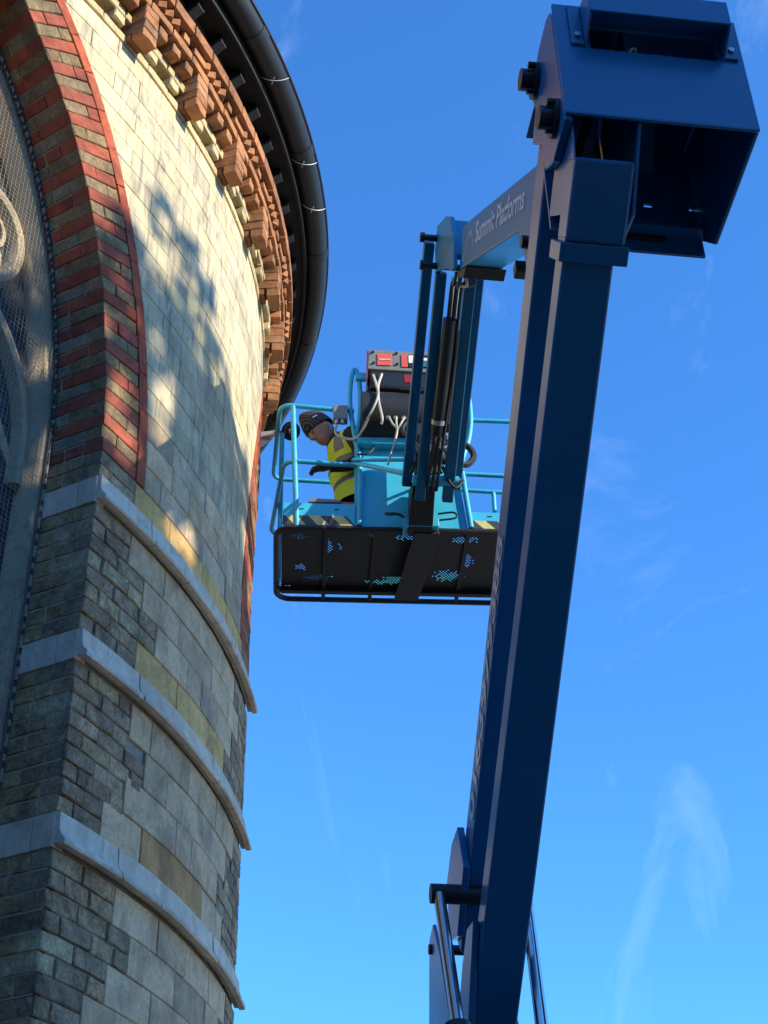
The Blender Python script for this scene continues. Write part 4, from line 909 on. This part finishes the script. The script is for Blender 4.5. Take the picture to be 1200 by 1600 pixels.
# mount post under the jib, cross tube, braces
mb = MB(); mb.cyl(Bk(-0.09, -0.40, 0.10), Bk(0.20, -0.40, 0.10), 0.035, 16); mb.build('cross_tube', M_RAIL, lift, smooth=True)
mb = MB(); mb.hexa([Bk(-0.10, -0.06, -0.05), Bk(0.06, -0.06, -0.05), Bk(0.06, 0.0, -0.05), Bk(-0.10, 0.0, -0.05), Bk(-0.085, -0.42, 0.11), Bk(0.055, -0.42, 0.11), Bk(0.055, -0.02, 0.30), Bk(-0.085, -0.02, 0.30)]); mb.build('mount_post', M_UNDER, lift, bevel=0.006)
mb = MB(); mb.box(-0.13, 0.10, -0.10, 0.0, -0.035, 0.03, T=Bk); mb.build('mount_foot', M_RAIL, lift, bevel=0.006)
for (sx_, x_) in ((-1, -0.455), (1, 0.33)):
    mb = MB(); mb.hexa([Bk(x_, -0.02, 0.515), Bk(x_ - sx_ * 0.03, -0.02, 0.50), Bk(-sx_ * -0.12, -0.34, 0.17), Bk(sx_ * 0.14, -0.34, 0.20), Bk(x_, -0.02, 0.53), Bk(x_ - sx_ * 0.03, -0.02, 0.545), Bk(sx_ * 0.12, -0.34, 0.215), Bk(sx_ * 0.14, -0.34, 0.23)]); mb.build('brace_arm', M_CYAN, lift, bevel=0.003)
    mb = MB(); mb.tube([Bk(x_, -0.03, 0.54), Bk(sx_ * 0.10, -0.20, 0.42)], 0.012, 8); mb.build('brace_rod', M_RAIL, lift, smooth=True)
mb = MB(); mb.box(0.105, 0.165, -0.36, -0.28, 0.40, 0.53, T=Bk); vb = mb.build('valve_manifold', M_STEEL, lift, bevel=0.004)
for z_ in (0.435, 0.49):
    mb = MB(); mb.cyl(Bk(0.135, -0.361, z_), Bk(0.135, -0.368, z_), 0.012, 10); mb.build('port', M_BLACK, vb)
mb = MB(); mb.cyl(Bk(0.135, -0.32, 0.40), Bk(0.135, -0.32, 0.36), 0.02, 12); mb.build('fitting', M_STEEL, vb, smooth=True)
mb = MB(); mb.box(-0.06, 0.09, -0.30, -0.16, 0.30, 0.66, T=Bk); mb.build('slew_motor', M_UNDER, lift, bevel=0.02)
# hoses and cables
def hose(pts, r, mat=M_RUB, name='hose', seg=7):
    mb = MB(); mb.tube(bez([Bk(*p) for p in pts], 7), r, seg); return mb.build(name, mat, lift, smooth=True)
hose([(-0.315, -0.14, 1.20), (-0.30, -0.19, 1.08), (-0.29, -0.235, 0.93), (-0.35, -0.20, 0.78), (-0.43, -0.04, 0.72), (-0.56, 0.0, 0.78), (-0.56, -0.03, 0.86)], 0.009, M_CABLE, 'grey_cable')
hose([(-0.255, -0.14, 1.21), (-0.285, -0.20, 1.05), (-0.285, -0.235, 0.88), (-0.265, -0.24, 0.74), (-0.27, -0.22, 0.70)], 0.009, M_CABLE, 'grey_cable')
for x in (-0.225, -0.175, -0.12):
    mb = MB(); mb.cyl(Bk(x, -0.17, 0.80), Bk(x + 0.005, -0.225, 0.755), 0.013, 10); mb.build('cable_gland', M_CABLE, lift, smooth=True)
    hose([(x + 0.005, -0.225, 0.76), ((x - 0.165) / 2, -0.225, 0.70), (-0.165, -0.21, 0.66), (-0.185, -0.20, 0.55), (-0.215, -0.21, 0.44), (-0.235, -0.25, 0.34)], 0.007, M_CABLE, 'grey_cable')
hose([(-0.31, -0.03, 0.67), (-0.32, -0.04, 0.62), (-0.36, -0.05, 0.58), (-0.42, -0.03, 0.59)], 0.007)
hose([(0.18, -0.33, 0.42), (0.27, -0.34, 0.44), (0.315, -0.34, 0.36), (0.27, -0.35, 0.28), (0.17, -0.37, 0.27), (0.10, -0.36, 0.30)], 0.022)
hose([(0.06, -0.34, 0.60), (0.09, -0.40, 0.40), (0.10, -0.42, 0.20), (0.15, -0.42, 0.08), (0.21, -0.40, 0.12)], 0.010)
hose([(0.07, -0.34, 0.50), (0.13, -0.42, 0.30), (0.12, -0.44, 0.12), (0.17, -0.43, 0.03), (0.23, -0.41, 0.10)], 0.009)
hose([(0.10, -0.05, 0.10), (0.20, -0.07, 0.10), (0.21, -0.08, 0.05), (0.10, -0.07, 0.035)], 0.007)
hose([(-0.20, -0.1, 0.05), (-0.24, -0.08, 0.07), (-0.16, -0.09, 0.06), (-0.12, -0.09, 0.03)], 0.010)
for q in range(12):
    x = random.uniform(-0.10, 0.14); hose([(x, -0.38, 0.62), (x + random.uniform(-.06, .06), -0.46, 0.45), (x + random.uniform(-.08, .08), -0.46, 0.30), (x + random.uniform(-.05, .08), -0.40, 0.16)], random.uniform(0.008, 0.014))
for q in range(3):      # hoses along the jib
    b_ = 1.285 + 0.03 * q
    mb = MB(); mb.tube(bez([L(5.80, 5.93, b_ - .04), L(5.98, 6.02, b_ - 0.02), L(6.16, 6.16, b_), L(6.6, 5.98, b_ + .02), L(7.1, 5.70, b_ + .02), L(7.4, 5.62, b_ + .03)], 6), 0.010, 6); mb.build('hose', M_RUB, lift, smooth=True)
for q in range(3):
    mb = MB(); mb.tube(bez([L(5.72 + .02 * q, 5.86, 1.25 + .03 * q), L(5.80, 5.82 + .02 * q, 1.25 + .05 * q), L(5.92, 5.95, 1.27 + .03 * q), L(6.08, 6.12, 1.28)], 6), 0.008, 6); mb.build('hose', M_CABLE if q == 1 else M_RUB, lift, smooth=True)
# turret, chassis and wheels below the frame
mb = MB(); mb.box(0.65, 1.55, 3.75, 5.35, -0.75, -0.30, T=Lb); mb.build('turret', M_BLUE, lift, bevel=0.03)
plate('turret_ear', [(4.2, -0.31), (4.25, 0.05), (4.45, 0.12), (4.75, -0.2), (4.8, -0.31)], 0.96, 0.985); plate('turret_ear', [(4.2, -0.31), (4.25, 0.05), (4.45, 0.12), (4.75, -0.2), (4.8, -0.31)], 1.22, 1.245)
mb = MB(); mb.cyl(L(4.6, -0.76, 1.1), L(4.6, -0.90, 1.1), 0.36, 28); mb.build('slew_ring', M_BLACK, lift, smooth=True)
mb = MB(); mb.box(0.55, 1.65, 3.6, 5.7, -1.20, -0.90, T=Lb); mb.build('chassis', M_BLUE, lift, bevel=0.03)
for a_ in (3.75, 5.55):
    for b_ in (0.40, 1.80):
        sg = 1 if b_ > 1 else -1
        mb = MB(); mb.cyl(L(a_, GROUND + 0.36, b_ - 0.12), L(a_, GROUND + 0.36, b_ + 0.12), 0.36, 28); wh = mb.build('wheel', M_WHEEL, lift, smooth=True, bevel=0.03)
        mb = MB(); mb.cyl(L(a_, GROUND + 0.36, b_ + sg * 0.10), L(a_, GROUND + 0.36, b_ + sg * 0.125), 0.20, 20); mb.build('rim', M_BLUE, wh, smooth=True)
    mb = MB(); mb.cyl(L(a_, GROUND + 0.36, 0.5), L(a_, GROUND + 0.36, 1.7), 0.07, 12); mb.build('axle', M_BLACK, lift, smooth=True)

# ================================================================== WORKER
worker = thing('person', tuple(Bk(-0.36, 0.45, 0.02)), 'worker kneeling in the basket in a dark beanie and yellow high visibility vest', 'person')
body = MB()
def blob(c, r, rot=None, seg=14, rings=10):
    vs, fs = [], []
    for i in range(rings + 1):
        th = math.pi * i / rings
        for j in range(seg):
            t = 2 * math.pi * j / seg; p = Vector((r[0] * math.sin(th) * math.cos(t), r[1] * math.sin(th) * math.sin(t), r[2] * math.cos(th)))
            if rot: p = rot @ p
            vs.append(Bk(*(Vector(c) + p)))
    for i in range(rings):
        for j in range(seg): fs.append((i * seg + j, i * seg + (j + 1) % seg, (i + 1) * seg + (j + 1) % seg, (i + 1) * seg + j))
    body.add(vs, fs)
def limb(pts, rad): body.tube([Bk(*p) for p in bez(pts, 5)], [rad[0] + (rad[-1] - rad[0]) * k / (5 * (len(pts) - 1)) if len(rad) == 2 else rad[min(len(rad) - 1, round(k / 5))] for k in range(5 * (len(pts) - 1) + 1)], 12)
# trunk leaning forward (towards -x), seen from its left side
blob((-0.30, 0.45, 0.50), (0.15, 0.18, 0.15)); blob((-0.34, 0.45, 0.66), (0.135, 0.175, 0.18)); blob((-0.42, 0.45, 0.86), (0.145, 0.195, 0.19), Matrix.Rotation(-0.35, 3, 'Y')); blob((-0.47, 0.45, 0.99), (0.10, 0.20, 0.09))
limb([(-0.49, 0.44, 1.0), (-0.55, 0.43, 1.07), (-0.60, 0.42, 1.11)], [0.065, 0.055])
# head: tilted down and forward
HC_ = Vector((-0.655, 0.40, 1.130)); HR = Matrix.Rotation(-0.78, 3, 'Y') @ Matrix.Rotation(0.25, 3, 'Z')
def hd(p): return tuple(HC_ + HR @ Vector(p))
blob(HC_, (0.098, 0.078, 0.112), HR); blob(hd((-0.045, 0, -0.06)), (0.052, 0.052, 0.062), HR); blob(hd((-0.108, 0, -0.018)), (0.026, 0.016, 0.024), HR, 8, 6); blob(hd((-0.098, 0, 0.006)), (0.016, 0.012, 0.026), HR, 8, 6); blob(hd((-0.082, 0, 0.025)), (0.02, 0.045, 0.014), HR, 8, 6)
blob(hd((-0.082, 0, -0.062)), (0.016, 0.024, 0.012), HR, 8, 6); blob(hd((-0.068, 0, -0.102)), (0.022, 0.026, 0.018), HR, 8, 6)
for sg in (1, -1): blob(hd((0.012, sg * 0.078, -0.012)), (0.018, 0.010, 0.030), HR, 8, 6)
# near (left) arm: hand resting behind the mid rail; far arm reaching for the wall fitting
limb([(-0.45, 0.27, 1.01), (-0.40, 0.21, 0.86), (-0.37, 0.20, 0.73)], [0.068, 0.052]); limb([(-0.37, 0.20, 0.73), (-0.48, 0.21, 0.68), (-0.60, 0.22, 0.665)], [0.052, 0.034])
limb([(-0.46, 0.63, 1.01), (-0.44, 0.69, 0.88), (-0.42, 0.69, 0.76)], [0.068, 0.050]); limb([(-0.42, 0.69, 0.76), (-0.46, 0.67, 0.66), (-0.50, 0.62, 0.58)], [0.050, 0.034])
def hand(w, fdir, side, upv):
    w = Vector(w); f = Vector(fdir).normalized(); s = Vector(side).normalized(); u = Vector(upv).normalized()
    M3 = Matrix((f, s, u)).transposed(); blob(w + f * 0.045, (0.052, 0.042, 0.018), M3, 10, 8)
    for q, (ofs, ln) in enumerate(((-0.030, 0.060), (-0.010, 0.070), (0.011, 0.066), (0.031, 0.052))):
        a = w + f * 0.082 + s * ofs; b = a + f * ln * 0.55 - u * 0.010; c = b + f * ln * 0.22 - u * ln * 0.5
        body.tube([Bk(*p) for p in (w + f * 0.05 + s * ofs * 0.8, a, b, c)], [0.0105, 0.0100, 0.0095, 0.0085], 8)
    a = w + f * 0.02 - s * 0.036; b = a + f * 0.032 - s * 0.026 - u * .006; c = b + f * 0.03 - s * 0.004 - u * 0.014
    body.tube([Bk(*p) for p in (w + f * 0.012 - s * 0.02, a, b, c)], [0.012, 0.012, 0.0105, 0.009], 8)
hand((-0.60, 0.22, 0.665), (-1, 0.0, -0.12), (0, 1, 0.1), (0, -0.1, 1)); hand((-0.50, 0.62, 0.58), (-0.5, -0.35, -0.8), (-0.5, 0.85, 0), (-0.7, 0.0, 0.5))
# legs: kneeling
for sg in (-1, 1):
    y = 0.45 + sg * 0.11
    limb([(-0.30, y, 0.46), (-0.40, y + sg * 0.01, 0.28), (-0.47, y + sg * 0.02, 0.10)], [0.095, 0.068]); limb([(-0.47, y + sg * 0.02, 0.095), (-0.28, y + sg * 0.02, 0.085), (-0.06, y + sg * 0.02, 0.075)], [0.064, 0.045])
    blob((0.0, y + sg * 0.02, 0.065), (0.085, 0.042, 0.05))
bo = body.build('body_raw', M_JACK, worker)
rm = bo.modifiers.new('r', 'REMESH'); rm.mode = 'VOXEL'; rm.voxel_size = 0.006
sm = bo.modifiers.new('s', 'SMOOTH'); sm.factor = 0.5; sm.iterations = 2
dg = bpy.context.evaluated_depsgraph_get(); me = bpy.data.meshes.new_from_object(bo.evaluated_get(dg)); bpy.data.objects.remove(bo)
me.name = 'body'; me.materials.clear()
for m in (M_JACK, M_SKIN, M_GLOVE, M_TROU): me.materials.append(m)
wo_ = org(worker); iEX, iEY = EX, EY
for p in me.polygons:
    c = p.center + wo_ - BC; x, y, z_ = c.dot(EX), c.dot(EY), c.z
    hl = HR.transposed() @ (Vector((x, y, z_)) - HC_)
    if hl.length < 0.16 and hl.x < 0.06 and hl.z > -0.125 and x < -0.575: p.material_index = 1
    elif (x < -0.595 and z_ < 0.75 and z_ > 0.3) or False: p.material_index = 2
    elif z_ < 0.50: p.material_index = 3
    p.use_smooth = True
link('body', me, worker)
# eyes
for sg in (1, -1):
    mb = MB(); c = Bk(*hd((-0.088, sg * 0.030, 0.006))); mb.cyl(c - Vector((0.004, 0, 0)), c + Vector((0.004, 0, 0)), 0.008, 8); mb.build('eye', M_BLACK, worker)
# beard / collar
mb = MB(); mb.tube([Bk(*(Vector((-0.545, 0.43, 1.06)) + Matrix.Rotation(-0.75, 3, 'Y') @ Vector((0.062 * math.cos(t), 0.066 * math.sin(t), 0.0)))) for t in [2 * math.pi * i / 20 for i in range(20)]], 0.026, 10, closed=True); mb.build('collar', M_JACK, worker, smooth=True)
# beanie
def loft(rings, mats, name, parent, mi=None, cap=True, smooth=True):
    mb = MB(); n = len(rings[0]); vs = [p for r_ in rings for p in r_]; fs = [(i * n + j, i * n + (j + 1) % n, (i + 1) * n + (j + 1) % n, (i + 1) * n + j) for i in range(len(rings) - 1) for j in range(n)]
    mb.add(vs, fs)
    mb.mi = [mi(i, j) for i in range(len(rings) - 1) for j in range(n)] if mi else [0] * len(fs)
    if cap: mb.add(rings[-1], [tuple(range(n))])
    return mb.build(name, mats, parent, smooth=smooth)
rings = []
for (zz, rx, ry, ox) in ((-0.005, 0.112, 0.094, 0.012), (0.03, 0.116, 0.097, 0.012), (0.045, 0.112, 0.094, 0.014), (0.075, 0.108, 0.090, 0.018), (0.11, 0.094, 0.080, 0.022), (0.145, 0.070, 0.060, 0.018), (0.17, 0.042, 0.036, 0.008), (0.182, 0.014, 0.012, 0.0)):
    rings.append([Bk(*hd((ox + rx * math.cos(2 * math.pi * j / 22), ry * math.sin(2 * math.pi * j / 22), zz + 0.020 + 0.010 * math.cos(2 * math.pi * j / 22) * -1))) for j in range(22)])
loft(rings, M_KNIT, 'beanie', worker)
mb = MB(); mb.box(-0.008, 0.034, -0.004, 0.004, -0.004, 0.004, T=lambda x, y, z: Bk(*hd((-0.03 + x, -0.094 + y, 0.075 + z)))); mb.build('beanie_clip', M_WHITE, worker)
# vest: shell round the trunk
rings = []
VR = [(0.48, -0.345, 0.225, 0.225), (0.56, -0.355, 0.215, 0.222), (0.62, -0.36, 0.205, 0.218), (0.67, -0.365, 0.20, 0.214), (0.72, -0.38, 0.195, 0.214), (0.78, -0.40, 0.19, 0.216), (0.83, -0.412, 0.185, 0.216), (0.88, -0.43, 0.178, 0.216), (0.94, -0.452, 0.165, 0.215), (1.0, -0.472, 0.142, 0.205), (1.045, -0.487, 0.114, 0.180), (1.075, -0.498, 0.087, 0.130), (1.09, -0.505, 0.077, 0.10)]
for i, (z_, cx_, rx, ry) in enumerate(VR):
    rings.append([Bk(cx_ + (rx + 0.008 * math.sin(5 * t + i)) * math.cos(t), 0.45 + (ry + 0.006 * math.sin(7 * t + 2 * i)) * math.sin(t), z_ + 0.03 * math.cos(t)) for t in [2 * math.pi * j / 32 for j in range(32)]])
vest = loft(rings, [M_VEST, M_BAND], 'vest', worker, mi=lambda i, j: 1 if i in (2, 5) or (i >= 7 and j in (20, 21, 11, 12)) else 0, cap=False)

# ---- tool lying on the toe board
tool = thing('hand_tool', tuple(Bk(-0.60, 0.03, 0.198)), 'grey and orange hand tool lying along the blue toe board', 'tool')
mb = MB(); mb.prism([(-0.74, 0.20), (-0.735, 0.228), (-0.70, 0.232), (-0.53, 0.224), (-0.53, 0.205)], lambda u, v, t: Bk(u, t, v), -0.012, 0.05); mb.build('blade', M_CONSG, tool, bevel=0.003)
mb = MB(); mb.cyl(Bk(-0.53, 0.02, 0.213), Bk(-0.44, 0.02, 0.207), 0.014, 12, 0.016); mb.build('handle', M_ORANGE, tool, smooth=True)

# ================================================================== TREES (one to the sunny side shades the wall; those behind added to block sky)
def tree(x, y, h, rx, rz, nleaf, label, seed):
    rnd = random.Random(seed); t = thing('broadleaf_tree', (x, y, GROUND), label, 'tree', 'trees on the sunny side')
    mb = MB(); base = Vector((x, y, GROUND)); cz = GROUND + h - rz
    trunk = [base, base + Vector((0.1, 0.05, h * 0.2)), base + Vector((0.0, 0.15, h * 0.4)), Vector((x, y, cz + rz * 0.4))]
    mb.tube(bez(trunk, 6), [0.34 - 0.27 * k / 18 for k in range(19)], 10)
    tips = []
    for k in range(16):
        a = rnd.uniform(0, 6.28); z0 = cz + rnd.uniform(-0.75, 0.2) * rz; ln = rx * rnd.uniform(0.55, 0.95); e = Vector((x + math.cos(a) * ln, y + math.sin(a) * ln, z0 + rnd.uniform(0.15, 0.55) * rz))
        s = Vector((x, y, z0 - 0.4)); mb.tube(bez([s, (s + e) / 2 + Vector((0, 0, rnd.uniform(-.3, .5))), e], 5), [0.11 - 0.095 * q / 10 for q in range(11)], 6); tips.append(e)
        for q in range(3):
            m_ = s.lerp(e, rnd.uniform(0.4, 0.9)); e2 = m_ + Vector((rnd.uniform(-1, 1), rnd.uniform(-1, 1), rnd.uniform(0.3, 1.4))) * 1.1; mb.tube([m_, (m_ + e2) / 2 + Vector((0, 0, .1)), e2], [0.04, 0.028, 0.01], 5)
    mb.build('trunk', M_BARK, t, smooth=True, fixn=False)
    lf = MB()
    for k in range(nleaf):
        while True:
            p = Vector((rnd.uniform(-1, 1), rnd.uniform(-1, 1), rnd.uniform(-1, 1)))
            if p.length < 1: break
        n3 = mnoise.noise(Vector((p.x * 2.6 + seed, p.y * 2.6, p.z * 2.6)))
        edge = p.length
        if n3 < (-0.62 if p.z < 0.15 else -0.30) + 0.45 * max(0, p.z) * edge: continue
        if p.z > 0.52 and mnoise.noise(Vector((p.x * 8 + seed, p.y * 8 + 3, p.z * 8))) < -0.12 + 0.75 * (p.z - 0.52): continue
        c = Vector((x, y, cz)) + Vector((p.x * rx, p.y * rx, p.z * rz)); sz = rnd.uniform(0.14, 0.32) * (1.8 if p.z < 0.6 else 0.75)
        u = Vector((rnd.gauss(0, 1), rnd.gauss(0, 1), rnd.gauss(0, 1))).normalized(); v = u.orthogonal().normalized(); w = u.cross(v)
        lf.add([c - v * sz, c + w * sz * 0.6, c + v * sz, c - w * sz * 0.6], [(0, 1, 2, 3)])
    lf.build('crown', M_LEAF, t, fixn=False)
target = Vector((-1.1, 6.6, 0)); hz = Vector((SUNV.x, SUNV.y, 0)).normalized(); sd_ = Vector((-hz.y, hz.x, 0))
for i, (dist, lat, h, rx, nl, lab_) in enumerate(((14.0, -1.4, 14.4, 4.8, 60000, 'tall leafy tree standing opposite the apse wall'),)):
    p = target + hz * dist + sd_ * lat; tree(p.x, p.y, h, rx, 6.4, nl, lab_, 11 + i * 5)
for i, (x, y, h, lab_) in enumerate(((-9.0, -11.0, 11.0, 'unseen leafy tree added behind the viewer to block low sky, nearest the apse'), (-1.0, -12.5, 12.0, 'unseen leafy tree added straight behind the viewer to block low sky'), (5.5, -12.5, 11.5, 'unseen leafy tree added behind the viewer to block low sky, on the sunny side'))):
    tree(x, y, h, 5.0, 4.6, 12000, lab_, 41 + i * 7)  # unseen trees, added to cut low sky light on the boom's undersides
